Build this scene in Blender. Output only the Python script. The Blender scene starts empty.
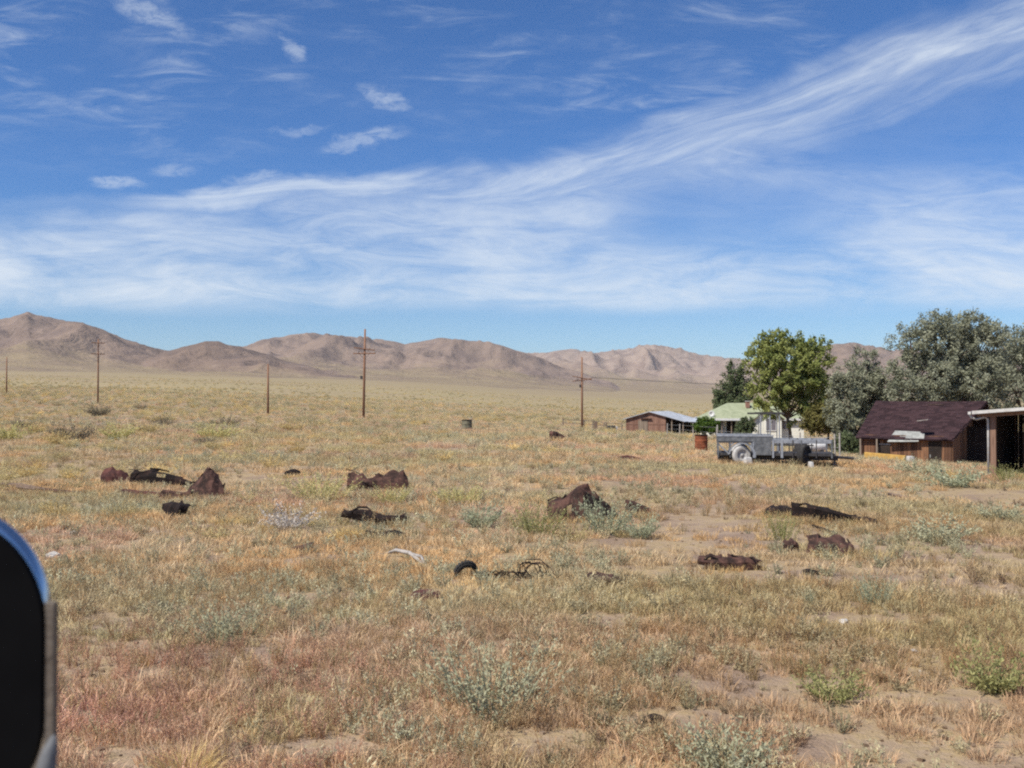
import bpy, math, random
import numpy as np
from mathutils import Vector, Matrix

random.seed(7)
RNG = np.random.default_rng(11)
S = bpy.context.scene
COL = S.collection
R = math.radians

# ------------------------------------------------------------------ camera, sky, sun, exposure
CZ = 2.33            # eye height above the scrub at the roadside
YH = 400.0           # picture row of the level horizon
cam_d = bpy.data.cameras.new('camera')
cam = bpy.data.objects.new('camera', cam_d)
COL.objects.link(cam)
cam.location = (0, 0, CZ)
cam.rotation_euler = (R(90) + math.atan((YH - 384.0) / 1000.0), 0, 0)
cam_d.sensor_width = 36.0
cam_d.lens = 36.0 * 1000.0 / 1024.0
cam_d.clip_start = 0.05
cam_d.clip_end = 60000
cam_d.dof.use_dof = True
cam_d.dof.focus_distance = 35.0
cam_d.dof.aperture_fstop = 8.0
S.camera = cam

SUN_EL, SUN_AZ = R(52), math.atan2(-0.74, -0.62)      # azimuth measured from +Y towards +X
sun_dir = Vector((math.sin(SUN_AZ) * math.cos(SUN_EL), math.cos(SUN_AZ) * math.cos(SUN_EL), math.sin(SUN_EL)))
sl = bpy.data.lights.new('sun', 'SUN')
sl.energy = 4.8
sl.angle = R(0.53)
sl.color = (1.0, 0.95, 0.86)
sun = bpy.data.objects.new('sun', sl)
COL.objects.link(sun)
sun.rotation_euler = sun_dir.to_track_quat('Z', 'Y').to_euler()

S.view_settings.view_transform = 'Standard'
S.view_settings.look = 'None'
S.view_settings.exposure = 0.32
S.view_settings.gamma = 1.0
S.view_settings.use_curve_mapping = False
S.render.engine = 'CYCLES'
S.cycles.max_bounces = 6
S.cycles.diffuse_bounces = 2
S.cycles.glossy_bounces = 3
S.cycles.transmission_bounces = 4
S.cycles.transparent_max_bounces = 6
S.cycles.volume_bounces = 0
S.cycles.use_denoising = False
S.cycles.pixel_filter_type = 'BLACKMAN_HARRIS'
S.cycles.filter_width = 2.1
S.cycles.sample_clamp_indirect = 1.0
S.cycles.sample_clamp_direct = 2.0

world = bpy.data.worlds.new("World")
S.world = world
world.use_nodes = True


class NT:
    """tiny helper for building node trees with arithmetic"""
    def __init__(self, tree):
        self.t = tree

    def node(self, kind, **kw):
        n = self.t.nodes.new(kind)
        for k, v in kw.items():
            setattr(n, k, v)
        return n

    def put(self, sock, v):
        if isinstance(v, bpy.types.NodeSocket):
            self.t.links.new(v, sock)
        elif v is not None:
            if sock.type in ('RGBA',) and len(v) == 3:
                v = (*v, 1)
            sock.default_value = v

    def m(self, op, a, b=None, c=None, clamp=False):
        n = self.node('ShaderNodeMath', operation=op, use_clamp=clamp)
        for i, v in enumerate((a, b, c)):
            if v is not None:
                self.put(n.inputs[i], v)
        return n.outputs[0]

    def add(self, a, b): return self.m('ADD', a, b)
    def sub(self, a, b): return self.m('SUBTRACT', a, b)
    def mul(self, a, b): return self.m('MULTIPLY', a, b)

    def ramp(self, v, lo, hi, a=0.0, b=1.0, smooth=True):
        n = self.node('ShaderNodeMapRange', interpolation_type='SMOOTHSTEP' if smooth else 'LINEAR', clamp=True)
        self.put(n.inputs['Value'], v)
        for k, x in (('From Min', lo), ('From Max', hi), ('To Min', a), ('To Max', b)):
            self.put(n.inputs[k], x)
        return n.outputs[0]

    def xyz(self, x, y, z=0.0):
        n = self.node('ShaderNodeCombineXYZ')
        for i, v in enumerate((x, y, z)):
            self.put(n.inputs[i], v)
        return n.outputs[0]

    def noise(self, vec, scale, detail=4, rough=0.55, dist=0.0, lac=2.0, out=0):
        n = self.node('ShaderNodeTexNoise')
        self.put(n.inputs['Vector'], vec)
        n.inputs['Scale'].default_value = scale
        n.inputs['Detail'].default_value = detail
        n.inputs['Roughness'].default_value = rough
        n.inputs['Lacunarity'].default_value = lac
        n.inputs['Distortion'].default_value = dist
        return n.outputs[out]

    def mix(self, f, a, b, blend='MIX'):
        n = self.node('ShaderNodeMix', data_type='RGBA', blend_type=blend)
        self.put(n.inputs[0], f)
        self.put(n.inputs[6], a)
        self.put(n.inputs[7], b)
        return n.outputs[2]

    def vmath(self, op, a, b):
        n = self.node('ShaderNodeVectorMath', operation=op)
        self.put(n.inputs[0], a)
        self.put(n.inputs[1], b)
        return n.outputs[0]


def build_sky():
    t = world.node_tree
    t.nodes.clear()
    g = NT(t)
    sky = g.node('ShaderNodeTexSky', sky_type='NISHITA')
    sky.sun_disc = False
    sky.sun_elevation = SUN_EL
    sky.sun_rotation = SUN_AZ
    sky.altitude = 1500
    sky.air_density = 1.0
    sky.dust_density = 0.6
    sky.ozone_density = 2.0
    co = g.node('ShaderNodeTexCoord').outputs['Generated']
    sp = g.node('ShaderNodeSeparateXYZ')
    g.put(sp.inputs[0], co)
    x, y, z = sp.outputs
    yy = g.m('MAXIMUM', y, 0.08)
    u = g.m('DIVIDE', x, yy)
    v = g.m('DIVIDE', z, yy)
    warp = g.noise(g.xyz(g.mul(u, 2.2), g.mul(v, 7.0)), 1.6, 3, 0.5)
    v = g.add(v, g.mul(g.sub(warp, 0.5), 0.035))
    # centre line of the long cirrus band, as elevation against azimuth
    fc = g.node('ShaderNodeFloatCurve')
    pts = [(-100, 235), (0, 218), (120, 203), (200, 196), (300, 187), (400, 182), (500, 178), (560, 170), (620, 156), (700, 135), (780, 108),
           (850, 80), (900, 60), (960, 38), (1024, 18), (1124, -20)]
    nrm = [((p + 100) / 1224.0, (420 - r) / 500.0) for p, r in pts]
    cv = fc.mapping.curves[0]
    cv.points[0].location = nrm[0]
    cv.points[1].location = nrm[-1]
    for q in nrm[1:-1]:
        cv.points.new(*q)
    fc.mapping.update()
    g.put(fc.inputs['Value'], g.ramp(u, -0.612, 0.612, smooth=False))
    vc = g.mul(g.sub(fc.outputs[0], 0.04), 0.5)
    dv = g.sub(v, vc)
    # soft fibrous noise that runs along the band
    fib = g.noise(g.xyz(g.mul(u, 1.0), g.mul(dv, 8.5), 1.3), 3.3, 9, 0.66, 0.7)
    fine = g.noise(g.xyz(g.add(g.mul(u, 3.0), g.mul(v, 1.5)), g.mul(v, 15.0), 4.0), 3.0, 8, 0.66, 0.7)
    lump = g.noise(g.xyz(g.mul(u, 3.0), g.mul(v, 7.0), 8.0), 1.6, 5, 0.6, 0.6)
    dv = g.add(dv, g.mul(g.sub(g.noise(g.xyz(g.mul(u, 4.0), g.mul(v, 9.0), 6.0), 1.8, 6, 0.6, 0.5), 0.5), 0.05))
    wup = g.ramp(u, -0.35, 0.35, 0.014, 0.045)
    wdn = g.ramp(u, -0.35, 0.3, 0.022, 0.075)
    up = g.ramp(dv, 0.0, wup, 1.0, 0.0)
    dn = g.ramp(g.mul(dv, -1.0), 0.0, wdn, 1.0, 0.0)
    band = g.mul(up, dn)
    left_fade = g.ramp(u, -0.42, -0.30, 0.15, 1.0)
    band = g.mul(g.mul(band, left_fade), g.ramp(fib, 0.30, 0.70, 0.22, 1.0))
    # broad thin sheet low in the sky
    below = g.ramp(g.mul(dv, -1.0), -0.004, 0.03)
    sheet_v = g.mul(g.ramp(v, 0.082, 0.105), below)
    hole = g.mul(g.ramp(u, 0.06, 0.16), g.ramp(u, 0.42, 0.26))
    hole = g.mul(hole, g.mul(g.ramp(v, 0.13, 0.165), g.ramp(v, 0.24, 0.2)))
    right_top = g.mul(g.ramp(u, 0.22, 0.36), g.ramp(v, 0.21, 0.25))
    sheet = g.mul(sheet_v, g.m('SUBTRACT', 1.0, g.mul(hole, 0.75)))
    sheet = g.mul(sheet, g.m('SUBTRACT', 1.0, g.mul(right_top, 0.85)))
    sheet = g.mul(sheet, g.ramp(v, 0.26, 0.1, 0.6, 1.0))
    sheet = g.mul(sheet, g.add(0.08, g.add(g.mul(g.ramp(fine, 0.30, 0.70), 0.50), g.mul(g.ramp(lump, 0.30, 0.64), 0.42))))
    # faint veils higher up
    veil = g.mul(g.ramp(v, 0.18, 0.34), g.ramp(dv, 0.01, 0.05))
    veil = g.mul(veil, g.mul(g.ramp(fine, 0.42, 0.8), g.ramp(lump, 0.36, 0.68)))
    veil = g.mul(veil, 0.55)
    tot = g.m('MAXIMUM', g.mul(band, 0.84), g.mul(sheet, 0.9))
    tot = g.m('MAXIMUM', tot, veil)
    # a few small separate wisps
    wx_ = g.mul(g.sub(g.noise(g.xyz(g.mul(u, 9.0), g.mul(v, 15.0), 2.0), 2.6, 5, 0.66, 0.4), 0.5), 0.045)
    wz_ = g.mul(g.sub(g.noise(g.xyz(g.mul(u, 9.0), g.mul(v, 15.0), 7.0), 2.6, 5, 0.66, 0.4), 0.5), 0.024)
    u2, v2 = g.add(u, wx_), g.add(v, wz_)
    puffn = g.noise(g.xyz(g.mul(u, 12.0), g.mul(v, 26.0), 2.0), 4.0, 7, 0.7, 0.6)
    for (px, row, wx, wy, k, sl_) in ((385, 97, 20, 10, .55, .3), (362, 139, 36, 6, .5, -.2), (289, 46, 12, 9, .5, .6), (119, 179, 20, 6, .6, .05),
                                     (174, 166, 20, 5, .36, -.1), (146, 12, 34, 13, .5, .5), (258, 176, 28, 6, .5, -.05), (300, 131, 24, 3.5, .3, -.05)):
        du = g.sub(u2, (px - 512) / 1000.0)
        dvv = g.add(g.sub(v2, (YH - row) / 1000.0), g.mul(du, sl_))
        q = g.add(g.m('POWER', g.mul(du, 1000.0 / wx), 2.0), g.m('POWER', g.mul(dvv, 1000.0 / wy), 2.0))
        tot = g.m('MAXIMUM', tot, g.mul(g.mul(g.m('POWER', g.ramp(q, 3.2, 0.0), 2.2), g.ramp(puffn, 0.3, 0.62, 0.15, 1.0)), k * 0.7))
    tot = g.m('MULTIPLY', tot, g.ramp(z, 0.0, 0.05), clamp=True)
    deep = g.mix(1.0, sky.outputs[0], g.mix(g.ramp(v, 0.02, 0.26), (0.70, 0.88, 1.06), (0.45, 0.77, 1.16)), 'MULTIPLY')
    col = g.mix(tot, deep, (7.3, 8.0, 8.8))
    bg = g.node('ShaderNodeBackground')
    g.put(bg.inputs['Color'], col)
    bg.inputs['Strength'].default_value = 0.086
    out = g.node('ShaderNodeOutputWorld')
    t.links.new(bg.outputs[0], out.inputs['Surface'])


build_sky()

# ------------------------------------------------------------------ helpers
def tag(o, label=None, cat=None, group=None, kind=None):
    if label: o['label'] = label
    if cat: o['category'] = cat
    if group: o['group'] = group
    if kind: o['kind'] = kind
    return o


def empty(name, loc, rz=0.0):
    o = bpy.data.objects.new(name, None)
    o.empty_display_size = 0.2
    COL.objects.link(o)
    o.location = loc
    o.rotation_euler = (0, 0, rz)
    return o


def link(name, me, mat=None, parent=None, loc=None, rz=0.0):
    o = bpy.data.objects.new(name, me)
    COL.objects.link(o)
    if mat is not None and not me.materials:
        me.materials.append(mat)
    if parent is not None:
        o.parent = parent
    if loc is not None:
        o.location = loc
    if rz:
        o.rotation_euler = (0, 0, rz)
    return o


def np_mesh(name, V, F, var=None, smooth=False):
    """V (n,3); F (m,3) or (m,4)"""
    me = bpy.data.meshes.new(name)
    V = np.asarray(V, np.float32)
    F = np.asarray(F, np.int32)
    me.vertices.add(len(V))
    me.vertices.foreach_set('co', V.ravel())
    k = F.shape[1]
    me.loops.add(F.size)
    me.loops.foreach_set('vertex_index', F.ravel())
    me.polygons.add(len(F))
    me.polygons.foreach_set('loop_start', np.arange(0, F.size, k, dtype=np.int32))
    me.polygons.foreach_set('use_smooth', np.full(len(F), smooth))
    if var is not None:
        a = me.attributes.new('var', 'FLOAT', 'POINT')
        a.data.foreach_set('value', np.asarray(var, np.float32))
    me.update(calc_edges=True)
    return me


class MB:
    def __init__(self):
        self.v, self.f, self.var = [], [], []
        self.cur = 0.5

    def _add(self, vs, fs):
        n = len(self.v)
        self.v += [tuple(p) for p in vs]
        self.var += [self.cur] * len(vs)
        self.f += [tuple(i + n for i in f) for f in fs]

    def box(self, lo, hi, rot=None, at=None, bev=0.0):
        (a, b, c), (d, e, f) = lo, hi
        if bev <= 0:
            vs = [(a, b, c), (d, b, c), (d, e, c), (a, e, c), (a, b, f), (d, b, f), (d, e, f), (a, e, f)]
            fs = [(0, 3, 2, 1), (4, 5, 6, 7), (0, 1, 5, 4), (1, 2, 6, 5), (2, 3, 7, 6), (3, 0, 4, 7)]
        else:
            q = bev
            ring = lambda z, i: [(a + i + q, b + i, z), (d - i - q, b + i, z), (d - i, b + i + q, z), (d - i, e - i - q, z),
                                 (d - i - q, e - i, z), (a + i + q, e - i, z), (a + i, e - i - q, z), (a + i, b + i + q, z)]
            vs = ring(c, q) + ring(c + q, 0) + ring(f - q, 0) + ring(f, q)
            fs = [tuple(range(7, -1, -1)), tuple(range(24, 32))]
            for l in range(3):
                for i in range(8):
                    j = (i + 1) % 8
                    fs.append((l * 8 + i, l * 8 + j, l * 8 + 8 + j, l * 8 + 8 + i))
        if rot is not None:
            M = rot.to_4x4() if not isinstance(rot, Matrix) or len(rot) == 3 else rot
            vs = [M @ Vector(p) for p in vs]
        if at is not None:
            vs = [Vector(p) + Vector(at) for p in vs]
        self._add(vs, fs)
        return self

    def tube(self, pts, rad, n=8, cap=True):
        pts = [Vector(p) for p in pts]
        if not isinstance(rad, (list, tuple)):
            rad = [rad] * len(pts)
        vs, fs = [], []
        for i, p in enumerate(pts):
            d = (pts[min(i + 1, len(pts) - 1)] - pts[max(i - 1, 0)]).normalized()
            up = Vector((0, 0, 1)) if abs(d.z) < 0.9 else Vector((1, 0, 0))
            s = d.cross(up).normalized()
            t = s.cross(d)
            for k in range(n):
                a = 2 * math.pi * k / n
                vs.append(p + (s * math.cos(a) + t * math.sin(a)) * rad[i])
        for i in range(len(pts) - 1):
            for k in range(n):
                j = (k + 1) % n
                fs.append((i * n + k, i * n + j, i * n + n + j, i * n + n + k))
        if cap:
            fs.append(tuple(range(n - 1, -1, -1)))
            fs.append(tuple(range((len(pts) - 1) * n, len(pts) * n)))
        self._add(vs, fs)
        return self

    def lathe(self, prof, n=24, axis='z', at=(0, 0, 0)):
        """prof: list of (radius, height)"""
        vs, fs = [], []
        for r, h in prof:
            for k in range(n):
                a = 2 * math.pi * k / n
                c, s = r * math.cos(a), r * math.sin(a)
                p = (c, s, h) if axis == 'z' else ((c, h, s) if axis == 'y' else (h, c, s))
                vs.append(Vector(p) + Vector(at))
        for i in range(len(prof) - 1):
            for k in range(n):
                j = (k + 1) % n
                fs.append((i * n + k, i * n + j, i * n + n + j, i * n + n + k))
        self._add(vs, fs)
        return self

    def poly(self, pts, thick=0.0, nrm=(0, 0, -1)):
        n = len(pts)
        if thick <= 0:
            self._add(pts, [tuple(range(n))])
        else:
            q = [Vector(p) + Vector(nrm) * thick for p in pts]
            fs = [tuple(range(n)), tuple(range(2 * n - 1, n - 1, -1))]
            for i in range(n):
                j = (i + 1) % n
                fs.append((i, i + n, j + n, j))
            self._add(list(pts) + q, fs)
        return self

    def build(self, name, mat, parent=None, loc=None, rz=0.0, smooth=False, bevel=0.0):
        me = bpy.data.meshes.new(name)
        me.from_pydata([tuple(p) for p in self.v], [], self.f)
        a = me.attributes.new('var', 'FLOAT', 'POINT')
        a.data.foreach_set('value', np.asarray(self.var, np.float32))
        if smooth:
            me.polygons.foreach_set('use_smooth', np.ones(len(me.polygons), bool))
        me.update()
        o = link(name, me, mat, parent, loc, rz)
        if bevel > 0:
            b = o.modifiers.new('bevel', 'BEVEL')
            b.width = bevel
            b.segments = 2
            b.limit_method = 'ANGLE'
        return o


# ---- value noise in numpy
_P = np.random.default_rng(3).random((512, 512)).astype(np.float64)


def vnoise(x, y, seed=0):
    x = np.asarray(x, float) + seed * 37.7
    y = np.asarray(y, float) + seed * 91.3
    xi, yi = np.floor(x).astype(int), np.floor(y).astype(int)
    fx, fy = x - xi, y - yi
    fx = fx * fx * fx * (fx * (fx * 6 - 15) + 10)
    fy = fy * fy * fy * (fy * (fy * 6 - 15) + 10)
    a = _P[xi % 512, yi % 512]
    b = _P[(xi + 1) % 512, yi % 512]
    c = _P[xi % 512, (yi + 1) % 512]
    d = _P[(xi + 1) % 512, (yi + 1) % 512]
    return (a * (1 - fx) + b * fx) * (1 - fy) + (c * (1 - fx) + d * fx) * fy


def fbm(x, y, oct=4, seed=0, gain=0.5):
    s, a, t = 0.0, 1.0, 0.0
    for k in range(oct):
        s = s + a * vnoise(x * 2 ** k, y * 2 ** k, seed + k)
        t += a
        a *= gain
    return s / t


def ridged(x, y, oct=5, seed=0):
    s, a, t, w = 0.0, 1.0, 0.0, 1.0
    for k in range(oct):
        n = 1 - np.abs(2 * vnoise(x * 2 ** k, y * 2 ** k, seed + k) - 1)
        n = n * n
        s = s + a * n * w
        w = np.clip(n * 1.6, 0, 1)
        t += a
        a *= 0.5
    return s / t


# ---- terrain: a roadside flat that rises gently to the left and sinks to the right, then the open valley floor
_ctl = []
for px in (-400, -100, 150, 400, 650, 900, 1150, 1400):
    for d in (3.0, 9.0, 20.0):
        _ctl.append((px, None, d))
_ctl += [(-300, None, 40), (0, None, 40), (250, None, 40), (500, None, 40),
         (775, 463, 40), (700, 450, 58), (925, 464, 66), (835, 459, 48), (992, 477, 37), (1050, 478, 36), (1300, 482, 36), (1300, 464, 66),
         (760, 441, 100), (645, 433, 150), (582, 428.5, 150), (468, 432, 75), (560, 437, 63), (363, 417.5, 125), (268, 414.5, 125),
         (98, 403.5, 170), (6, 393.5, 250), (-300, 392, 250), (1000, 436, 130), (1300, 434, 150), (900, 432, 150),
         (-300, 376, 700), (0, 380, 700), (240, 385, 700), (450, 395, 700), (620, 407, 700), (900, 410, 700), (1300, 410, 700),
         (-300, 367, 1700), (0, 370.5, 1700), (120, 373, 1700), (250, 377, 1700), (400, 382, 1700), (520, 390, 1700), (620, 397, 1700), (900, 399, 1700), (1300, 399, 1700),
         (-300, 362, 5000), (0, 365, 5000), (250, 372, 5000), (450, 380, 5000), (650, 390, 5000), (1300, 393, 5000),
         (-300, 362, 12000), (450, 380, 12000), (1300, 393, 12000)]
_A = np.array([[(p - 512) / 1000.0 * 2.2, math.log(d / 10.0)] for p, r, d in _ctl])
_Q = np.array([0.0 if r is None else (CZ - (r - YH) / 1000.0 * d) / d for p, r, d in _ctl])


def _tps(r2):
    return np.where(r2 > 1e-12, 0.5 * r2 * np.log(np.maximum(r2, 1e-12)), 0.0)


def _solve():
    n = len(_A)
    K = _tps(((_A[:, None] - _A[None]) ** 2).sum(-1)) + np.eye(n) * 0.0006
    Pm = np.hstack([np.ones((n, 1)), _A])
    M = np.block([[K, Pm], [Pm.T, np.zeros((3, 3))]])
    return np.linalg.solve(M, np.concatenate([_Q, np.zeros(3)]))


_W = _solve()


def u_of(x, y):
    phi = np.abs(np.arctan2(x, y))
    lim = R(40)
    t = np.tan(np.minimum(phi, lim))
    back = np.cos(np.clip((phi - lim) / (math.pi - lim), 0, 1) * math.pi / 2)
    return np.sign(x) * t * np.where(phi > lim, back, 1.0)


def ground_z(x, y, rough=True):
    x = np.atleast_1d(np.asarray(x, float))
    y = np.atleast_1d(np.asarray(y, float))
    d = np.maximum(np.where(y > 0, np.maximum(y, np.hypot(x, y) * 0.766), np.hypot(x, y)), 3.0)
    s, a = np.log(d / 10.0), u_of(x, y) * 2.2
    q = np.zeros_like(s)
    flat_s, flat_a = s.ravel(), a.ravel()
    out = _W[-3] + _W[-2] * flat_a + _W[-1] * flat_s
    for i in range(len(_A)):
        out = out + _W[i] * _tps((flat_a - _A[i, 0]) ** 2 + (flat_s - _A[i, 1]) ** 2)
    q = out.reshape(s.shape)
    q = q * np.clip((d - 8) / 14, 0, 1)
    z = q * d
    if rough:
        z = z + (fbm(x / 5.0, y / 5.0, 3, 5) - 0.5) * 0.16 * np.clip(d / 15, 0.4, 1.6)
        z = z + (fbm(x / 60.0, y / 60.0, 3, 9) - 0.5) * 2.0 * np.clip((d - 160) / 500, 0, 1)
    return z


def gz(x, y):
    return float(ground_z(x, y)[0])


def at(px, d, z=None):
    """world point at azimuth of picture column px, depth d, on the ground"""
    x = (px - 512) / 1000.0 * d
    return Vector((x, d, gz(x, d) if z is None else z))


def on_ground(px, row):
    """point of the ground that lies under a picture position"""
    d = np.exp(np.linspace(math.log(5.5), math.log(1200), 1400))
    x = (px - 512) / 1000.0 * d
    z = ground_z(x, d)
    rr = YH + (CZ - z) / d * 1000.0
    i = int(np.argmax(rr <= row)) if (rr <= row).any() else len(d) - 1
    return Vector((x[i], d[i], z[i]))


# ------------------------------------------------------------------ materials
def material(name):
    m = bpy.data.materials.new(name)
    m.use_nodes = True
    t = m.node_tree
    t.nodes.clear()
    g = NT(t)
    out = g.node('ShaderNodeOutputMaterial')
    return m, g, out


def principled(g, out, col, rough=0.8, metal=0.0, bump=None, bdist=0.02, bstr=0.6, spec=0.3):
    b = g.node('ShaderNodeBsdfPrincipled')
    g.put(b.inputs['Base Color'], col)
    g.put(b.inputs['Roughness'], rough)
    g.put(b.inputs['Metallic'], metal)
    b.inputs['Specular IOR Level'].default_value = spec
    if bump is not None:
        n = g.node('ShaderNodeBump')
        n.inputs['Strength'].default_value = bstr
        n.inputs['Distance'].default_value = bdist
        g.put(n.inputs['Height'], bump)
        g.t.links.new(n.outputs[0], b.inputs['Normal'])
    g.t.links.new(b.outputs[0], out.inputs['Surface'])
    return b


def objco(g):
    return g.node('ShaderNodeTexCoord').outputs['Object']


def var_attr(g, name='var', kind='GEOMETRY'):
    n = g.node('ShaderNodeAttribute', attribute_name=name, attribute_type=kind)
    return n


def m_plain(name, a, b, scale=6.0, rough=0.8, metal=0.0, spec=0.3, bump=0.01, lo=0.35, hi=0.65, detail=6):
    m, g, out = material(name)
    co = objco(g)
    n = g.noise(co, scale, detail, 0.62)
    n2 = g.noise(co, scale * 6.3, 3, 0.6)
    f = g.ramp(g.add(g.mul(n, 0.8), g.mul(n2, 0.2)), lo, hi)
    principled(g, out, g.mix(f, a, b), rough, metal, g.add(n, g.mul(n2, 0.5)), bump, 0.7, spec)
    return m


def m_wood(name, cols, along='z', grain=1.0):
    """weathered boards: tone per board from the mesh, long grain, knots and grey wear"""
    m, g, out = material(name)
    co = objco(g)
    mp = g.node('ShaderNodeMapping')
    g.put(mp.inputs[0], co)
    mp.inputs['Scale'].default_value = {'z': (14, 14, 0.9), 'x': (0.9, 14, 14), 'y': (14, 0.9, 14)}[along]
    gr = g.noise(mp.outputs[0], 1.3 * grain, 6, 0.65, 0.4)
    pt = g.noise(co, 0.9, 4, 0.6)
    v = var_attr(g).outputs['Fac']
    f = g.ramp(g.add(g.mul(v, 0.75), g.mul(pt, 0.35)), 0.15, 0.9, smooth=False)
    c = g.mix(f, cols[0], cols[1])
    c = g.mix(g.ramp(gr, 0.42, 0.72), c, cols[2])
    principled(g, out, c, 0.88, 0, gr, 0.01, 0.6, 0.2)
    return m


def m_rust(name, a=(0.030, 0.018, 0.015), b=(0.120, 0.060, 0.045), c=(0.20, 0.105, 0.07), lo=0.38, hi=0.62):
    m, g, out = material(name)
    co = objco(g)
    n = g.noise(co, 3.2, 8, 0.66, 0.5)
    n2 = g.noise(co, 17.0, 5, 0.7)
    col = g.mix(g.ramp(n, lo, hi), a, b)
    col = g.mix(g.mul(g.ramp(n2, 0.52, 0.72), 0.6), col, c)
    principled(g, out, col, 0.9, 0.0, g.add(n, n2), 0.012, 0.7, 0.2)
    return m


def m_leaf(name, c0, c1, trans=0.3, instancer=False, rough=0.75):
    m, g, out = material(name)
    v = var_attr(g).outputs['Fac']
    if instancer:
        tint = var_attr(g, 'tint', 'INSTANCER').outputs['Color']
        sc = g.ramp(v, 0.0, 1.0, 0.62, 1.32, smooth=False)
        cc = g.node('ShaderNodeCombineColor')
        for i in range(3):
            g.put(cc.inputs[i], sc)
        col = g.mix(1.0, tint, cc.outputs[0], 'MULTIPLY')
    else:
        col = g.mix(v, c0, c1)
    d = g.node('ShaderNodeBsdfDiffuse')
    g.put(d.inputs['Color'], col)
    tr = g.node('ShaderNodeBsdfTranslucent')
    g.put(tr.inputs['Color'], col)
    mx = g.node('ShaderNodeMixShader')
    mx.inputs[0].default_value = trans
    g.t.links.new(d.outputs[0], mx.inputs[1])
    g.t.links.new(tr.outputs[0], mx.inputs[2])
    g.t.links.new(mx.outputs[0], out.inputs['Surface'])
    return m


M = {}
M['rust'] = m_rust('rusted_sheet')
M['rust_dark'] = m_rust('dark_rusted_sheet', (0.014, 0.010, 0.009), (0.045, 0.024, 0.018), (0.085, 0.042, 0.028), 0.45, 0.75)
M['rust_red'] = m_rust('red_rusted_sheet', (0.050, 0.022, 0.020), (0.125, 0.050, 0.040), (0.19, 0.09, 0.06))
M['rust_orange'] = m_rust('orange_rusted_steel', (0.14, 0.045, 0.022), (0.27, 0.085, 0.04), (0.34, 0.14, 0.07))
M['trailer_grey'] = m_plain('faded_grey_paint', (0.075, 0.078, 0.083), (0.165, 0.168, 0.172), 5, 0.65)
M['trailer_light'] = m_plain('light_grey_steel', (0.19, 0.20, 0.22), (0.31, 0.32, 0.34), 7, 0.55)
M['trailer_dark'] = m_plain('dark_chassis_paint', (0.030, 0.030, 0.033), (0.07, 0.062, 0.06), 6, 0.8)
M['rubber'] = m_plain('old_rubber', (0.018, 0.017, 0.017), (0.05, 0.046, 0.042), 8, 0.9)
M['rubber_dusty'] = m_plain('dusty_rubber', (0.34, 0.32, 0.30), (0.52, 0.50, 0.46), 9, 0.95)
M['rim'] = m_plain('dusty_wheel_rim', (0.30, 0.29, 0.28), (0.48, 0.46, 0.43), 9, 0.8)
M['white_paint'] = m_plain('old_white_paint', (0.62, 0.61, 0.58), (0.80, 0.79, 0.76), 6, 0.6)
M['trim_paint'] = m_plain('chalky_trim_paint', (0.44, 0.42, 0.38), (0.58, 0.56, 0.52), 5, 0.75)
M['concrete'] = m_plain('pale_concrete', (0.40, 0.385, 0.36), (0.56, 0.54, 0.51), 11, 0.95)
M['cream'] = m_plain('cream_wall_paint', (0.76, 0.735, 0.63), (0.83, 0.81, 0.72), 1.4, 0.8)
M['green_roof'] = m_plain('pale_green_roofing', (0.245, 0.27, 0.165), (0.345, 0.365, 0.235), 2.2, 0.85)
M['metal_roof'] = m_plain('galvanised_roofing', (0.30, 0.32, 0.35), (0.46, 0.48, 0.51), 1.2, 0.6, 0.0)
M['patch_metal'] = m_plain('weathered_tin', (0.22, 0.22, 0.20), (0.36, 0.36, 0.33), 3.5, 0.6)
M['dark_inside'] = m_plain('shade_dark_timber', (0.020, 0.014, 0.011), (0.045, 0.030, 0.022), 2.0, 0.9)  # shade of interiors and openings put into the timber colour
M['barn_wood'] = m_wood('barn_boards', ((0.17, 0.085, 0.058), (0.29, 0.165, 0.115), (0.13, 0.082, 0.065)))
M['shed_wood'] = m_wood('shed_boards', ((0.085, 0.042, 0.026), (0.31, 0.155, 0.08), (0.07, 0.042, 0.03)))
M['post_wood'] = m_wood('grey_post_wood', ((0.20, 0.155, 0.115), (0.30, 0.235, 0.175), (0.12, 0.09, 0.07)))
M['brown_post'] = m_wood('brown_painted_post', ((0.22, 0.13, 0.09), (0.29, 0.175, 0.12), (0.15, 0.085, 0.06)))
M['pole_wood'] = m_wood('utility_pole_wood', ((0.24, 0.125, 0.075), (0.30, 0.165, 0.10), (0.14, 0.075, 0.05)))
M['plank_yellow'] = m_plain('yellow_timber_paint', (0.42, 0.24, 0.06), (0.58, 0.36, 0.10), 5, 0.8)
M['bark'] = m_plain('bark', (0.07, 0.05, 0.038), (0.16, 0.12, 0.09), 8, 0.95)
M['bleached'] = m_plain('bleached_log', (0.26, 0.23, 0.20), (0.44, 0.40, 0.36), 9, 0.9)
M['old_log'] = m_plain('weathered_log', (0.10, 0.065, 0.05), (0.24, 0.17, 0.125), 9, 0.9)
M['insulator'] = m_plain('insulator_glass', (0.20, 0.17, 0.15), (0.30, 0.27, 0.24), 9, 0.3)
M['wire'] = m_plain('wire', (0.05, 0.05, 0.05), (0.09, 0.085, 0.08), 9, 0.6)
M['pale_rock'] = m_plain('pale_stone', (0.36, 0.33, 0.30), (0.54, 0.51, 0.47), 9, 0.9)
M['brick'] = m_plain('chimney_brick', (0.22, 0.11, 0.08), (0.32, 0.17, 0.13), 9, 0.9)
M['glass_dark'] = m_plain('window_glass', (0.16, 0.15, 0.17), (0.22, 0.20, 0.22), 2, 0.15, 0, 0.5, 0.0)
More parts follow.
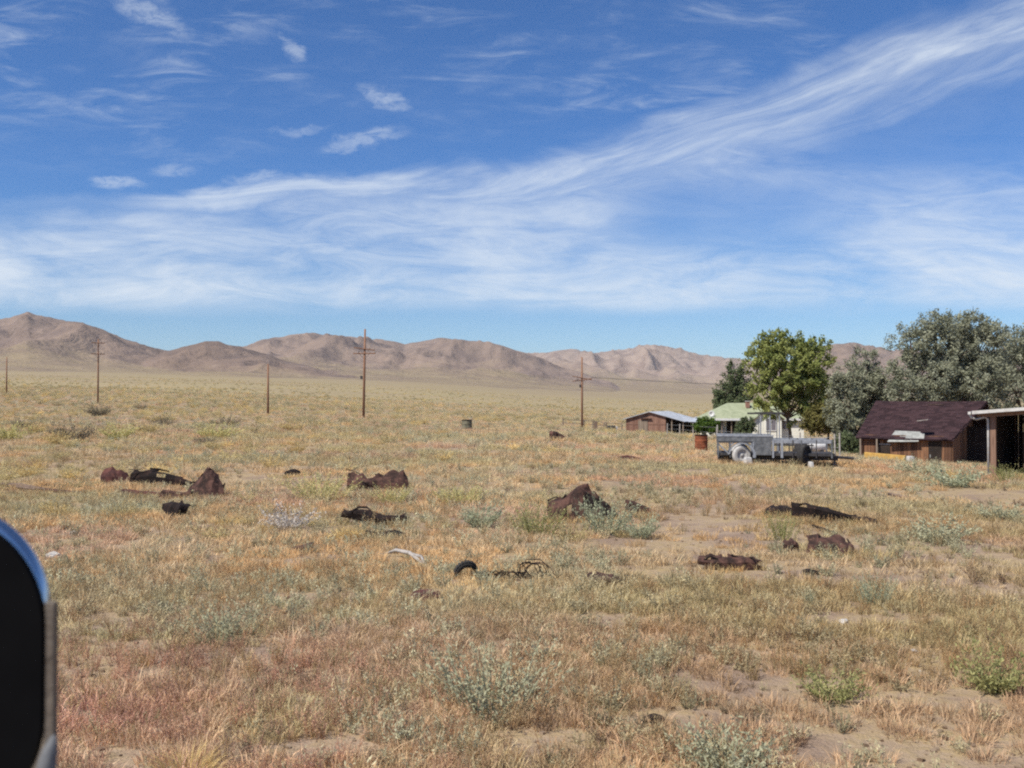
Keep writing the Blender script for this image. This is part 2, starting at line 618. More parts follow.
M['leaf_green'] = m_leaf('cottonwood_leaf', (0.14, 0.18, 0.055), (0.45, 0.46, 0.16), 0.40)
M['leaf_darkgreen'] = m_leaf('dark_leaf', (0.07, 0.095, 0.05), (0.19, 0.22, 0.11), 0.27)
M['leaf_olive'] = m_leaf('russian_olive_leaf', (0.15, 0.162, 0.108), (0.42, 0.42, 0.295), 0.28)
M['leaf_brown'] = m_leaf('tired_olive_leaf', (0.09, 0.088, 0.03), (0.25, 0.22, 0.08), 0.3)
M['leaf_bright'] = m_leaf('bright_bush_leaf', (0.045, 0.085, 0.018), (0.14, 0.21, 0.045), 0.3)
M['sage'] = m_leaf('sage_leaf', (0.31, 0.305, 0.185), (0.53, 0.51, 0.34), 0.28)
M['sage_blue'] = m_leaf('blue_sage_leaf', (0.27, 0.285, 0.175), (0.50, 0.51, 0.34), 0.28)
M['rabbit'] = m_leaf('rabbitbrush_stem', (0.40, 0.365, 0.14), (0.70, 0.62, 0.29), 0.3)
M['olive_weed'] = m_leaf('olive_weed', (0.22, 0.225, 0.085), (0.46, 0.43, 0.19), 0.3)
M['silver'] = m_leaf('silver_dead_stem', (0.42, 0.37, 0.32), (0.68, 0.61, 0.53), 0.2)
M['straw'] = m_leaf('straw_blade', (0.55, 0.39, 0.16), (0.80, 0.60, 0.30), 0.35)
M['gold'] = m_leaf('golden_brush', (0.44, 0.34, 0.15), (0.72, 0.56, 0.28), 0.25)
M['darkbrush'] = m_leaf('dark_brush', (0.12, 0.10, 0.07), (0.28, 0.235, 0.16), 0.2)
M['veg'] = m_leaf('scrub_blade', None, None, 0.3, True)


def m_ground():
    m, g, out = material('desert_ground')
    co = g.node('ShaderNodeNewGeometry').outputs['Position']
    n0 = g.noise(co, 0.11, 5, 0.6)
    n1 = g.noise(co, 0.9, 6, 0.62, 0.3)
    n2 = g.noise(co, 7.0, 5, 0.65)
    n3 = g.noise(co, 40.0, 3, 0.6)
    soil = g.mix(g.ramp(n1, 0.35, 0.65), (0.26, 0.185, 0.135), (0.37, 0.275, 0.205))
    soil = g.mix(g.mul(g.ramp(n2, 0.45, 0.7), 0.5), soil, (0.20, 0.135, 0.095))
    soil = g.mix(g.mul(g.ramp(n3, 0.58, 0.72), 0.6), soil, (0.44, 0.36, 0.29))
    # litter of dry grass between the plants, thicker in some spots
    lit = g.mul(g.ramp(g.add(g.mul(n1, 0.5), g.mul(n0, 0.5)), 0.40, 0.58), g.ramp(n2, 0.35, 0.6, 0.35, 0.9))
    soil = g.mix(lit, soil, (0.36, 0.265, 0.135))
    # the open valley floor: low brush standing far apart from the near soil look
    sp = g.node('ShaderNodeSeparateXYZ')
    g.put(sp.inputs[0], co)
    far = g.ramp(sp.outputs[1], 70, 420)
    b0 = g.noise(co, 0.35, 6, 0.72)
    b1 = g.noise(co, 0.012, 5, 0.6)
    b2 = g.noise(co, 0.0035, 4, 0.55, 0.5)
    val = g.mix(g.ramp(b0, 0.42, 0.62), (0.36, 0.285, 0.155), (0.255, 0.215, 0.115))
    val = g.mix(g.mul(g.ramp(b1, 0.42, 0.62), 0.55), val, (0.36, 0.275, 0.165))
    val = g.mix(g.mul(g.ramp(b2, 0.48, 0.66), 0.5), val, (0.275, 0.205, 0.135))
    val = g.mix(g.mul(g.ramp(sp.outputs[1], 500, 2000), 0.75), val, (0.275, 0.212, 0.13))
    col = g.mix(far, soil, val)
    h = g.add(g.mul(n2, 0.7), g.mul(n3, 0.35))
    principled(g, out, col, 0.95, 0, h, 0.06, 0.8, 0.1)
    return m


def m_hills():
    m, g, out = material('desert_hills')
    co = g.node('ShaderNodeNewGeometry').outputs['Position']
    n0 = g.noise(co, 0.0016, 6, 0.62, 0.4)
    n1 = g.noise(co, 0.008, 7, 0.66, 0.5)
    n2 = g.noise(co, 0.035, 5, 0.7)
    at_ = var_attr(g).outputs['Fac']                       # how far up the slope a spot is (0 foot .. 1 crest)
    dk = var_attr(g, 'rock').outputs['Fac']                # how pale each range is coloured
    rock = g.mix(g.ramp(n0, 0.36, 0.62), (0.165, 0.118, 0.092), (0.245, 0.175, 0.132))
    rock = g.mix(g.mul(g.ramp(n1, 0.46, 0.66), 0.75), rock, (0.125, 0.096, 0.085))
    rock = g.mix(g.mul(g.ramp(n2, 0.52, 0.72), 0.6), rock, (0.29, 0.215, 0.165))
    pale = g.mix(g.ramp(n1, 0.40, 0.62), (0.32, 0.245, 0.195), (0.24, 0.178, 0.145))
    rock = g.mix(dk, rock, pale)
    foot = g.mix(g.ramp(n1, 0.4, 0.6), (0.285, 0.22, 0.135), (0.245, 0.185, 0.125))
    col = g.mix(g.ramp(g.add(at_, g.mul(g.sub(n1, 0.5), 0.45)), 0.03, 0.34), foot, rock)
    principled(g, out, col, 0.95, 0, g.add(g.mul(n1, 1.0), g.mul(n2, 0.35)), 22.0, 0.9, 0.1)
    return m


M['ground'] = m_ground()
M['hills'] = m_hills()


# ------------------------------------------------------------------ ground sheet and hills
def build_ground():
    front = np.linspace(-R(41), R(41), 420)
    side = np.linspace(R(41), R(319), 60)[1:-1]
    az = np.concatenate([front, side])
    rad = np.concatenate([[0.3], np.exp(np.linspace(math.log(2.0), math.log(11800), 330))])
    A, D = np.meshgrid(az, rad)
    X, Y = D * np.sin(A), D * np.cos(A)
    Z = ground_z(X, Y)
    V = np.stack([X, Y, Z], -1).reshape(-1, 3)
    n = len(az)
    i = np.arange(len(rad) - 1)[:, None] * n
    j = np.arange(n)[None]
    jn = (j + 1) % n
    F = np.stack([i + j, i + n + j, i + n + jn, i + jn], -1).reshape(-1, 4)
    V = np.vstack([V, [[0, 0, gz(0.0, 0.01)]]])
    F = F[:, ::-1]
    me = np_mesh('ground', V, F, smooth=True)
    o = link('ground', me, M['ground'])
    tag(o, 'dry tan desert ground running to the hills', 'ground', kind='structure')


build_ground()

# skylines of the ranges: (distance of the crest, foot distance, paleness, [(picture column, picture row)])
RANGES = [
    (3600, 1400, 0.25, [(-500, 335), (-300, 328), (-150, 333), (-60, 322), (0, 319), (10, 317.5), (20, 313), (27, 309.5), (34, 313), (46, 317.5), (56, 320), (75, 322.5), (100, 328), (115, 334), (130, 340), (150, 346),
                        (168, 350), (200, 360), (240, 371), (300, 380)]),
    (2900, 1250, 0.0, [(110, 374), (140, 364), (165, 351), (185, 345), (205, 341.5), (217, 342), (240, 347), (262, 354), (290, 362), (330, 371), (380, 378)]),
    (4700, 1450, 0.3, [(190, 372), (215, 352), (245, 344.5), (262, 339), (275, 337), (290, 334.5), (318, 334), (345, 335), (370, 337), (392, 341), (405, 344.5), (420, 342), (440, 338),
                       (457, 337), (470, 340.5), (490, 341.5), (505, 347), (520, 352), (535, 357), (560, 366), (600, 380), (640, 388)]),
    (7600, 2250, 1.0, [(440, 376), (490, 360), (530, 352.5), (545, 351.5), (572, 349), (600, 351), (632, 347), (655, 344.5), (672, 347), (700, 353.5), (725, 358), (745, 359.5), (770, 362),
                       (800, 366), (900, 372), (1100, 376), (1500, 378)]),
    (6200, 2050, 0.1, [(730, 384), (770, 372), (800, 356), (820, 346), (835, 342.5), (852, 342), (870, 346), (890, 349.5), (905, 350), (940, 353), (980, 350), (1040, 345), (1150, 352), (1400, 348), (1700, 352)]),
]


def build_hills():
    cols = np.linspace(-420, 1500, 960)
    U = (cols - 512) / 1000.0
    rad = np.exp(np.linspace(math.log(1200), math.log(11500), 300))
    D = rad[:, None] * np.ones((1, len(U)))
    X = D * U[None]
    Yw = D
    base = ground_z(X, Yw, rough=False)
    best = np.zeros_like(D)
    slope = np.zeros_like(D)
    pale = np.full_like(D, 0.3)
    for k, (dc, df, pl, sky) in enumerate(RANGES):
        sx = np.array([s[0] for s in sky], float)
        sr = np.array([s[1] for s in sky], float)
        row = np.interp(cols, sx, sr, left=np.nan, right=np.nan)
        ok = ~np.isnan(row)
        row = np.nan_to_num(row, nan=YH)
        row = row + (fbm(cols / 26.0, cols * 0 + 3.1 * k, 4, 90 + k) - .5) * 5.0 * np.clip((YH - row) / 30, 0, 1)
        edge = np.clip(np.minimum(cols - sx[0], sx[-1] - cols) / 60.0, 0, 1) if k in (1, 2) else (
            np.clip((sx[-1] - cols) / 60.0, 0, 1) if k == 0 else np.clip((cols - sx[0]) / 60.0, 0, 1))
        edge = edge * edge * (3 - 2 * edge)
        zc = CZ + (YH - row) / 1000.0 * dc
        wob = 1 + 0.05 * (vnoise(cols / 90.0, cols * 0 + k, 31) - 0.5)
        dck = dc * wob[None]
        t = (D - df) / (dck - df)
        back = np.clip((D - dck) / (dck * 0.30), 0, 1)
        tt = np.clip(t, 0, 1)
        h0 = np.maximum(zc[None] - base, 0) * edge[None] * ok[None]
        # long alluvial foot, then the steeper rock slope
        prof = 0.20 * tt ** 1.3 + 0.80 * np.clip((tt - 0.25) / 0.75, 0, 1) ** 1.3
        prof = prof * (1 - back * back * (3 - 2 * back))
        sc = 330.0 if k != 1 else 240.0
        wx = 260 * (fbm(X / 700, Yw / 700, 3, 60 + k) - .5)
        sp = 0.55 * ridged((X + wx) / (sc * 2.1), (Yw + wx) / (sc * 3.0), 5, 40 + k) + 0.45 * ridged((X - wx) / sc, Yw / (sc * 1.4), 5, 50 + k)
        sp = 0.42 + (sp - 0.36) * 1.25
        amp = np.sin(np.pi * np.clip(prof, 0, 1) ** 0.8) * 0.80
        h = h0 * (prof + amp * (sp - 0.42) * np.clip(prof * 3, 0, 1))
        h = h * np.where((row[None] > YH), 0, 1)
        # keep the crest at the wanted skyline for each column
        vis = (h + base - CZ) / D
        got = vis.max(0)
        want = (YH - row) / 1000.0
        bz = base[np.argmin(np.abs(rad - dc))]
        num = np.maximum(want - (bz - CZ) / dc, 1e-5)
        den = np.maximum(got - (bz - CZ) / dc, 1e-5)
        f = np.clip(num / den, 0.5, 1.6)
        f = np.convolve(np.pad(f, 2, mode='edge'), np.ones(5) / 5, 'valid')
        h = h * f[None]
        up = h > best
        best = np.where(up, h, best)
        slope = np.where(up, np.clip(prof, 0, 1) + 0.25 * (sp - 0.4) * amp, slope)
        pale = np.where(up, pl, pale)
    k3 = np.ones(9) / 9
    pale = np.apply_along_axis(lambda r: np.convolve(np.pad(r, 4, mode='edge'), k3, 'valid'), 1, pale)
    Z = base - 4.0 + best + np.clip(best / 25.0, 0, 1) * 4.0
    V = np.stack([X, Yw, Z], -1).reshape(-1, 3)
    n = len(U)
    i = np.arange(len(rad) - 1)[:, None] * n
    j = np.arange(n - 1)[None]
    F = np.stack([i + j, i + j + 1, i + n + j + 1, i + n + j], -1).reshape(-1, 4)
    me = np_mesh('hills', V, F, slope.ravel(), smooth=True)
    a = me.attributes.new('rock', 'FLOAT', 'POINT')
    a.data.foreach_set('value', pale.ravel().astype(np.float32))
    o = link('hills', me, M['hills'])
    tag(o, 'bare pinkish brown desert hills along the horizon', 'hills', kind='structure')


build_hills()


def build_haze():
    m, g, out = material('valley_haze')
    v = g.node('ShaderNodeVolumePrincipled')
    v.inputs['Color'].default_value = (0.92, 0.95, 1.0, 1)
    v.inputs['Density'].default_value = 3.0e-5
    v.inputs['Anisotropy'].default_value = 0.0
    g.t.links.new(v.outputs[0], out.inputs['Volume'])
    zs = []
    for q in ('ground', 'hills'):
        me = bpy.data.objects[q].data
        a = np.empty(len(me.vertices) * 3, np.float32)
        me.vertices.foreach_get('co', a)
        zs.append(a[2::3])
    ZLO, ZHI = float(min(z.min() for z in zs)), float(max(z.max() for z in zs))
    o = MB().box((-12000, -12000, ZLO - 1.0), (12000, 12000, ZHI + 6.0)).build('haze', m)
    tag(o, 'thin dry haze filling the wide valley', 'haze', kind='stuff')


build_haze()

# ------------------------------------------------------------------ plants: blade and leaf meshes
def blades(n, h, spread, width, lean, seed, curve=0.35, hvar=0.5):
    r = np.random.default_rng(seed)
    a = r.random(n) * 2 * np.pi
    rad = spread * np.sqrt(r.random(n))
    bx, by = rad * np.cos(a), rad * np.sin(a)
    aa = a + r.normal(0, 0.6, n)
    ln = np.abs(r.normal(0, lean, n)) + 0.3 * lean * rad / max(spread, 1e-4)
    hh = h * (1 - hvar * r.random(n))
    dx, dy = np.cos(aa), np.sin(aa)
    pa = r.random(n) * np.pi * 2
    wx, wy = np.cos(pa) * width * .5, np.sin(pa) * width * .5
    V = np.zeros((n, 5, 3))
    mid, tip = 0.55, 1.0
    for k, t in ((0, 0), (2, mid)):
        off = hh * (ln * t + curve * ln * t * t)
        w = 1.0 if k == 0 else 0.75
        V[:, k, 0] = bx + dx * off - wx * w
        V[:, k, 1] = by + dy * off - wy * w
        V[:, k + 1, 0] = bx + dx * off + wx * w
        V[:, k + 1, 1] = by + dy * off + wy * w
        V[:, k, 2] = V[:, k + 1, 2] = hh * t - 0.02 * (t == 0)
    off = hh * (ln + curve * ln)
    V[:, 4, 0] = bx + dx * off
    V[:, 4, 1] = by + dy * off
    V[:, 4, 2] = hh * (1 - 0.25 * ln)
    b = np.arange(n)[:, None] * 5
    F = np.concatenate([b + [0, 1, 3], b + [0, 3, 2], b + [2, 3, 4]])
    var = np.repeat(r.random(n), 5)
    return V.reshape(-1, 3), F, var


def diamonds(C, Dv, L, Wd, r, N=None):
    """leaf diamonds at centres C along directions Dv"""
    n = len(C)
    rnd = r.normal(0, 1, (n, 3))
    p = np.cross(Dv, rnd if N is None else N)
    p /= np.linalg.norm(p, axis=1, keepdims=True) + 1e-9
    L = np.broadcast_to(L, (n,))[:, None]
    Wd = np.broadcast_to(Wd, (n,))[:, None]
    V = np.stack([C - Dv * L * .5, C + p * Wd * .5, C + Dv * L * .5, C - p * Wd * .5], 1).reshape(-1, 3)
    F = np.arange(n * 4).reshape(-1, 4)
    return V, F


def stems(n, h, spread, lean, leaves, leaf, seed, up=0.6, stalk=0.006, r0=0.04):
    """a leafy weed: n stems, each with leaf diamonds along it"""
    r = np.random.default_rng(seed)
    a = r.random(n) * 2 * np.pi
    ln = lean * np.sqrt(r.random(n))
    hh = h * (0.55 + 0.45 * r.random(n)) * (1 - 0.25 * ln)
    dirs = np.stack([np.cos(a) * ln, np.sin(a) * ln, np.ones(n)], 1)
    dirs /= np.linalg.norm(dirs, axis=1, keepdims=True)
    base = np.stack([np.cos(a), np.sin(a), a * 0], 1) * (r0 * r.random(n))[:, None] * (spread / 0.1)
    sv = r.random(n)
    t = np.tile(np.linspace(0.12, 1, leaves), n) + r.normal(0, 0.04, n * leaves)
    idx = np.repeat(np.arange(n), leaves)
    bend = np.stack([np.cos(a), np.sin(a), -0.3 + a * 0], 1) * (0.22 * ln * hh)[:, None]
    C = base[idx] + dirs[idx] * (hh[idx] * t)[:, None] + bend[idx] * (t * t)[:, None]
    C += r.normal(0, leaf * 0.35, C.shape)
    Dv = dirs[idx] * up + r.normal(0, 0.5, C.shape)
    Dv /= np.linalg.norm(Dv, axis=1, keepdims=True)
    C[:, 2] = np.maximum(C[:, 2], 0.01)
    lv, lf = diamonds(C, Dv, leaf * (0.7 + 0.6 * r.random(len(C))), leaf * 0.34, r)
    lvar = np.repeat(np.clip(sv[idx] * 0.6 + 0.4 * r.random(len(C)), 0, 1), 4)
    mids = base + dirs * (hh * 0.5)[:, None] + bend * 0.25
    tips = base + dirs * hh[:, None] + bend
    pv = r.random(n) * np.pi
    w = np.stack([np.cos(pv), np.sin(pv), pv * 0], 1) * stalk
    base = base - [0, 0, 0.03]
    SV = np.stack([base - w, base + w, mids + w * .7, mids - w * .7, tips + w * .3, tips - w * .3], 1).reshape(-1, 3)
    b = np.arange(n)[:, None] * 6
    SF = np.concatenate([b + [0, 1, 2, 3], b + [3, 2, 4, 5]])
    V = np.vstack([lv, SV])
    F = np.vstack([lf, SF + len(lv)])
    return V, F, np.concatenate([lvar, np.repeat(sv * 0.5, 6)])


def tri2quad(F):
    return np.hstack([F, F[:, 2:]]) if F.shape[1] == 3 else F


lib = bpy.data.collections.new('scrub_prototypes')       # sources of the scattered ground cover; never linked to the scene


def proto_set(prefix, meshes):
    c = bpy.data.collections.new(prefix + '_sources')
    for i, (V, F, var) in enumerate(meshes):
        me = np_mesh('%s_tuft' % prefix, V, F, var)
        me.materials.append(M['veg'])
        o = bpy.data.objects.new('%s_tuft_%02d' % (prefix, i), me)
        c.objects.link(o)
    return c


C_grass = proto_set('grass', [blades(70, 0.185, 0.13, 0.0085, 0.40, 100 + i, hvar=0.75) for i in range(6)])
C_weed = proto_set('weed', [stems(12, 0.27, 0.12, 0.75, 13, 0.036, 200 + i) for i in range(6)])
C_stalk = proto_set('stalk', [stems(15, 0.28, 0.22, 0.42, 12, 0.022, 300 + i, 0.8, 0.0035) for i in range(5)])
C_bush = proto_set('bush', [stems(42, 0.55, 0.35, 1.15, 13, 0.05, 400 + i) for i in range(5)])


def scatter_nodes(coll):
    ng = bpy.data.node_groups.new('scatter_' + coll.name, 'GeometryNodeTree')
    ng.interface.new_socket('Geometry', in_out='INPUT', socket_type='NodeSocketGeometry')
    ng.interface.new_socket('Geometry', in_out='OUTPUT', socket_type='NodeSocketGeometry')
    N, L = ng.nodes, ng.links
    gi, go = N.new('NodeGroupInput'), N.new('NodeGroupOutput')
    ci = N.new('GeometryNodeCollectionInfo')
    ci.inputs['Collection'].default_value = coll
    ci.inputs['Separate Children'].default_value = True
    ci.inputs['Reset Children'].default_value = True
    iop = N.new('GeometryNodeInstanceOnPoints')
    iop.inputs['Pick Instance'].default_value = True

    def attr(name, dt):
        n = N.new('GeometryNodeInputNamedAttribute')
        n.data_type = dt
        n.inputs['Name'].default_value = name
        return n.outputs['Attribute']
    L.new(gi.outputs[0], iop.inputs['Points'])
    L.new(ci.outputs[0], iop.inputs['Instance'])
    L.new(attr('which', 'INT'), iop.inputs['Instance Index'])
    L.new(attr('turn', 'FLOAT_VECTOR'), iop.inputs['Rotation'])
    L.new(attr('size', 'FLOAT_VECTOR'), iop.inputs['Scale'])
    L.new(iop.outputs[0], go.inputs[0])
    return ng


TONE = np.array([[1.0, 0.955, 0.875]])


def scatter(name, coll, P, size, tint, label, cat):
    n = len(P)
    me = bpy.data.meshes.new(name)
    me.vertices.add(n)
    me.vertices.foreach_set('co', P.astype(np.float32).ravel())
    a = me.attributes.new('which', 'INT', 'POINT')
    a.data.foreach_set('value', RNG.integers(0, len(coll.objects), n).astype(np.int32))
    a = me.attributes.new('turn', 'FLOAT_VECTOR', 'POINT')
    rot = np.stack([RNG.normal(0, .12, n), RNG.normal(0, .12, n), RNG.random(n) * 6.283], 1)
    a.data.foreach_set('vector', rot.astype(np.float32).ravel())
    a = me.attributes.new('size', 'FLOAT_VECTOR', 'POINT')
    a.data.foreach_set('vector', size.astype(np.float32).ravel())
    a = me.attributes.new('tint', 'FLOAT_COLOR', 'POINT')
    tint = tint * TONE
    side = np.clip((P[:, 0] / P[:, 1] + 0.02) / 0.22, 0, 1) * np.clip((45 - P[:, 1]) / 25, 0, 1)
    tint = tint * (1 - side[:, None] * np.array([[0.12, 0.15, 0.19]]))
    a.data.foreach_set('color', np.hstack([tint, np.ones((n, 1))]).astype(np.float32).ravel())
    o = link(name, me)
    md = o.modifiers.new('scatter', 'NODES')
    md.node_group = scatter_nodes(coll)
    tag(o, label, cat, kind='stuff')
    return o


# bare spots (picture column, row of the centre, half width m, half depth m)
BARE = [(at(775, 39.3), 3.0, 1.3)] + [(on_ground(px, row), a, b) for px, row, a, b in (
    (790, 574, 2.4, 0.9), (640, 545, 1.6, 0.9), (730, 530, 1.6, 2.2), (770, 690, 0.8, 0.42), (690, 720, 0.6, 0.32), (930, 700, 0.55, 0.26), (860, 745, 0.6, 0.24), (1030, 497, 2.1, 4.6), (1075, 510, 2.6, 4.0),
    (300, 750, 0.5, 0.22), (120, 752, 0.4, 0.18), (1000, 590, 1.6, 0.5), (880, 620, 0.8, 0.25), (560, 740, 0.5, 0.25), (250, 480, 1.5, 1.0), (600, 620, .6, .3))]
CLEAR = [(-0.0, 0.0)]


def bare_mask(x, y):
    m = np.zeros_like(x)
    for c, a, b in BARE:
        q = ((x - c.x) / a) ** 2 + ((y - c.y) / b) ** 2
        m = np.maximum(m, np.clip(1.5 - q, 0, 1))
    return m


def sample_rings(rings):
    out = []
    for a, b, dens in rings:
        n = int(0.5 * 1.22 * (b * b - a * a) * dens)
        d = np.sqrt(a * a + (b * b - a * a) * RNG.random(n))
        u = (RNG.random(n) - 0.5) * 1.22
        out.append(np.stack([u * d, d], 1))
    return np.vstack(out)


def blend(c0, c1, t):
    return np.asarray(c0)[None] * (1 - t[:, None]) + np.asarray(c1)[None] * t[:, None]


def build_cover():
    # --- dry grass
    P = sample_rings([(5.3, 9, 80), (9, 14, 52), (14, 24, 26), (24, 42, 9.5), (42, 80, 3.4), (80, 160, 0.9), (160, 420, 0.16)])
    x, y = P.T
    d = y
    u = x / y
    n1 = fbm(x / 3.1, y / 3.1, 3, 70)
    n2 = fbm(x / 12.0, y / 12.0, 3, 75)
    keep = (n1 * 0.6 + n2 * 0.4) > (0.37 + 0.06 * RNG.normal(0, 1, len(x)))
    keep &= RNG.random(len(x)) > bare_mask(x, y) * 0.92
    x, y, n1, n2, u = x[keep], y[keep], n1[keep], n2[keep], u[keep]
    n = len(x)
    hue = fbm(x / 2.2, y / 2.2, 3, 82) + RNG.normal(0, 0.07, n)
    tint = blend((0.78, 0.55, 0.31), (0.74, 0.60, 0.41), np.clip((hue - 0.35) / 0.3, 0, 1))
    green = np.clip((fbm(x / 6.0, y / 6.0, 3, 88) - 0.48) / 0.16, 0, 1) * 0.7
    tint = tint * (1 - green[:, None]) + np.array([[0.56, 0.54, 0.33]]) * green[:, None]
    red = np.clip(1.0 - ((u + 0.35) / 0.40) ** 2, 0, 1) * np.clip((11.0 - y) / 3.5, 0, 1) * np.clip((fbm(x / 1.3, y / 1.3, 2, 95) - 0.3) / 0.3, 0, 1)
    red = np.maximum(red, 0.5 * np.clip((fbm(x / 4.0, y / 4.0, 2, 97) - 0.6) / 0.1, 0, 1))[:, None]
    tint = tint * (1 - red) + np.array([[0.70, 0.44, 0.35]]) * red
    tint *= 0.94 + (RNG.random((n, 1)) - .5) * np.clip(8.0 / y, .12, .36)[:, None]
    sz = (0.45 + 0.65 * RNG.random(n)) * np.clip(0.72 + y / 60.0, 0.72, 1.9) * np.where(y > 160, 1.7, 1)
    size = np.stack([sz * (0.9 + .5 * RNG.random(n)), sz * (0.9 + .5 * RNG.random(n)), sz * (0.7 + 0.45 * RNG.random(n))], 1)
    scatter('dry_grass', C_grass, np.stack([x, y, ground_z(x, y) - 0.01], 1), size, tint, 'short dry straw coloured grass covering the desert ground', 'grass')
    # --- grey green leafy weeds
    P = sample_rings([(5.3, 9, 20), (9, 14, 14), (14, 24, 8), (24, 42, 3.2), (42, 80, 1.3), (80, 160, 0.5), (160, 420, 0.12)])
    x, y = P.T
    n1 = fbm(x / 4.0, y / 4.0, 3, 110)
    belt = np.clip(1 - ((y - 25) / 8.0) ** 2, 0, 1) * np.clip(1 - ((x / y + 0.05) / 0.24) ** 2, 0, 1)
    keep = n1 + 0.10 * belt > 0.48 + 0.06 * RNG.normal(0, 1, len(x))
    keep &= RNG.random(len(x)) > bare_mask(x, y) * 0.9
    x, y = x[keep], y[keep]
    n = len(x)
    hue = np.clip((fbm(x / 3.0, y / 3.0, 3, 118) - 0.35) / 0.3 + RNG.normal(0, 0.2, n), 0, 1)
    tint = blend((0.50, 0.50, 0.36), (0.58, 0.52, 0.35), hue) * (0.75 + 0.5 * RNG.random((n, 1)))
    sz = (0.4 + 0.7 * RNG.random(n)) * np.clip(0.72 + y / 60.0, 0.72, 1.8) * np.where(y > 160, 1.6, 1)
    size = np.stack([sz, sz, sz * (0.7 + 0.5 * RNG.random(n))], 1)
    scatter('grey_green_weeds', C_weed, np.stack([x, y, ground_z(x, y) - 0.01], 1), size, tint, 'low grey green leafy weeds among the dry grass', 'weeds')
    # --- upright brown and reddish stalks
    P = sample_rings([(5.3, 9, 56), (9, 14, 30), (14, 24, 11), (24, 42, 3.0), (42, 80, 0.9)])
    x, y = P.T
    u = x / y
    n1 = fbm(x / 2.5, y / 2.5, 3, 130)
    redz = np.clip(1.0 - ((u + 0.33) / 0.40) ** 2, 0, 1) * np.clip((11.5 - y) / 3.0, 0, 1)
    keep = (n1 + 0.25 * redz) > 0.49 + 0.05 * RNG.normal(0, 1, len(x))
    keep &= RNG.random(len(x)) > bare_mask(x, y) * 0.9
    x, y, redz = x[keep], y[keep], redz[keep]
    n = len(x)
    brown = blend((0.58, 0.39, 0.22), (0.46, 0.40, 0.25), RNG.random(n))
    rr = np.clip(redz * 1.1 + 0.25 * (RNG.random(n) > 0.9), 0, 1) * (RNG.random(n) > 0.35)
    rr = rr * .66
    tint = brown * (1 - rr[:, None]) + blend((0.62, 0.32, 0.26), (0.72, 0.45, 0.35), RNG.random(n)) * rr[:, None]
    tint *= (0.75 + 0.5 * RNG.random((n, 1)))
    sz = (0.45 + 0.6 * RNG.random(n)) * np.clip(0.7 + y / 70.0, 0.7, 1.5)
    size = np.stack([sz, sz, sz * (0.75 + 0.5 * RNG.random(n))], 1)
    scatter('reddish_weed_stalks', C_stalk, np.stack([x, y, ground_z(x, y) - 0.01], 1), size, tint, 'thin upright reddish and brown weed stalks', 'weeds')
    # --- small tufts tinted dark to stand for shadow gaps between the plants
    P = sample_rings([(5.3, 9, 4.0), (9, 14, 2.8), (14, 24, 1.5), (24, 42, .6), (42, 90, .25), (90, 200, .08)])
    x, y = P.T
    keep = fbm(x / 3.5, y / 3.5, 3, 170) > 0.47 + 0.06 * RNG.normal(0, 1, len(x))
    x, y = x[keep], y[keep]
    n = len(x)
    tint = blend((0.24, 0.165, 0.125), (0.30, 0.26, 0.19), RNG.random(n))
    sz = (0.35 + 0.5 * RNG.random(n)) * np.clip(0.75 + y / 60.0, 0.75, 1.9)
    scatter('shade_tufts', C_weed, np.stack([x, y, ground_z(x, y) - 0.01], 1), np.stack([sz, sz, sz * .8], 1), tint, 'small tufts coloured dark as shadow gaps in the dry grass', 'weeds')
    # --- low bushes spreading over the flats further out
    P = sample_rings([(16, 30, 0.35), (30, 60, 0.32), (60, 120, 0.16), (120, 240, 0.075), (240, 500, 0.032), (500, 1100, 0.010)])
    x, y = P.T
    n1 = fbm(x / 14.0, y / 14.0, 3, 150)
    u = x / y
    keep = n1 + 0.10 * np.clip(-u * 2, -0.5, 1) * np.clip((y - 40) / 60, 0, 1) > 0.46 + 0.06 * RNG.normal(0, 1, len(x))
    keep &= RNG.random(len(x)) > bare_mask(x, y)
    keep &= ~((u > .17) & (y < 84) & (RNG.random(len(x)) < .93))
    x, y = x[keep], y[keep]
    n = len(x)
    t = np.clip((fbm(x / 30.0, y / 30.0, 2, 158) - 0.35) / 0.3 + RNG.normal(0, 0.3, n), 0, 1)
    tint = blend((0.66, 0.56, 0.30), (0.48, 0.43, 0.265), t)
    gold = RNG.random(n) > 0.82
    tint[gold] = (0.78, 0.60, 0.28)
    tint *= (0.75 + 0.45 * RNG.random((n, 1)))
    sz = (0.5 + 0.8 * RNG.random(n)) * np.clip(0.7 + y / 180.0, 0.7, 2.0)
    size = np.stack([sz * (0.9 + .5 * RNG.random(n)), sz * (0.9 + .5 * RNG.random(n)), sz * (0.7 + 0.4 * RNG.random(n))], 1)
    scatter('low_brush', C_bush, np.stack([x, y, ground_z(x, y) - 0.02], 1), size, tint, 'scattered low yellowish desert brush over the flat', 'brush')
    # --- gravel and clods on the open soil
    P = sample_rings([(5.3, 10, 34), (10, 18, 14), (18, 30, 5)])
    x, y = P.T
    n = len(x)
    sv = []
    for i in range(5):
        r = np.random.default_rng(500 + i)
        V = np.array([(a, b, c) for a in (-1, 1) for b in (-1, 1) for c in (-1, 1)], float) * (0.35 + 0.25 * r.random((8, 3)))
        F = np.array([(0, 1, 3, 2), (4, 6, 7, 5), (0, 4, 5, 1), (2, 3, 7, 6), (0, 2, 6, 4), (1, 5, 7, 3)])
        sv.append((V * 0.03, F, np.full(8, 0.5)))
    cg = proto_set('pebble', sv)
    g = RNG.random(n)
    tint = blend((0.22, 0.155, 0.115), (0.42, 0.34, 0.27), g)
    tint[RNG.random(n) > 0.985] = (0.72, 0.69, 0.64)
    sz = 0.35 + 1.1 * RNG.random(n) ** 3
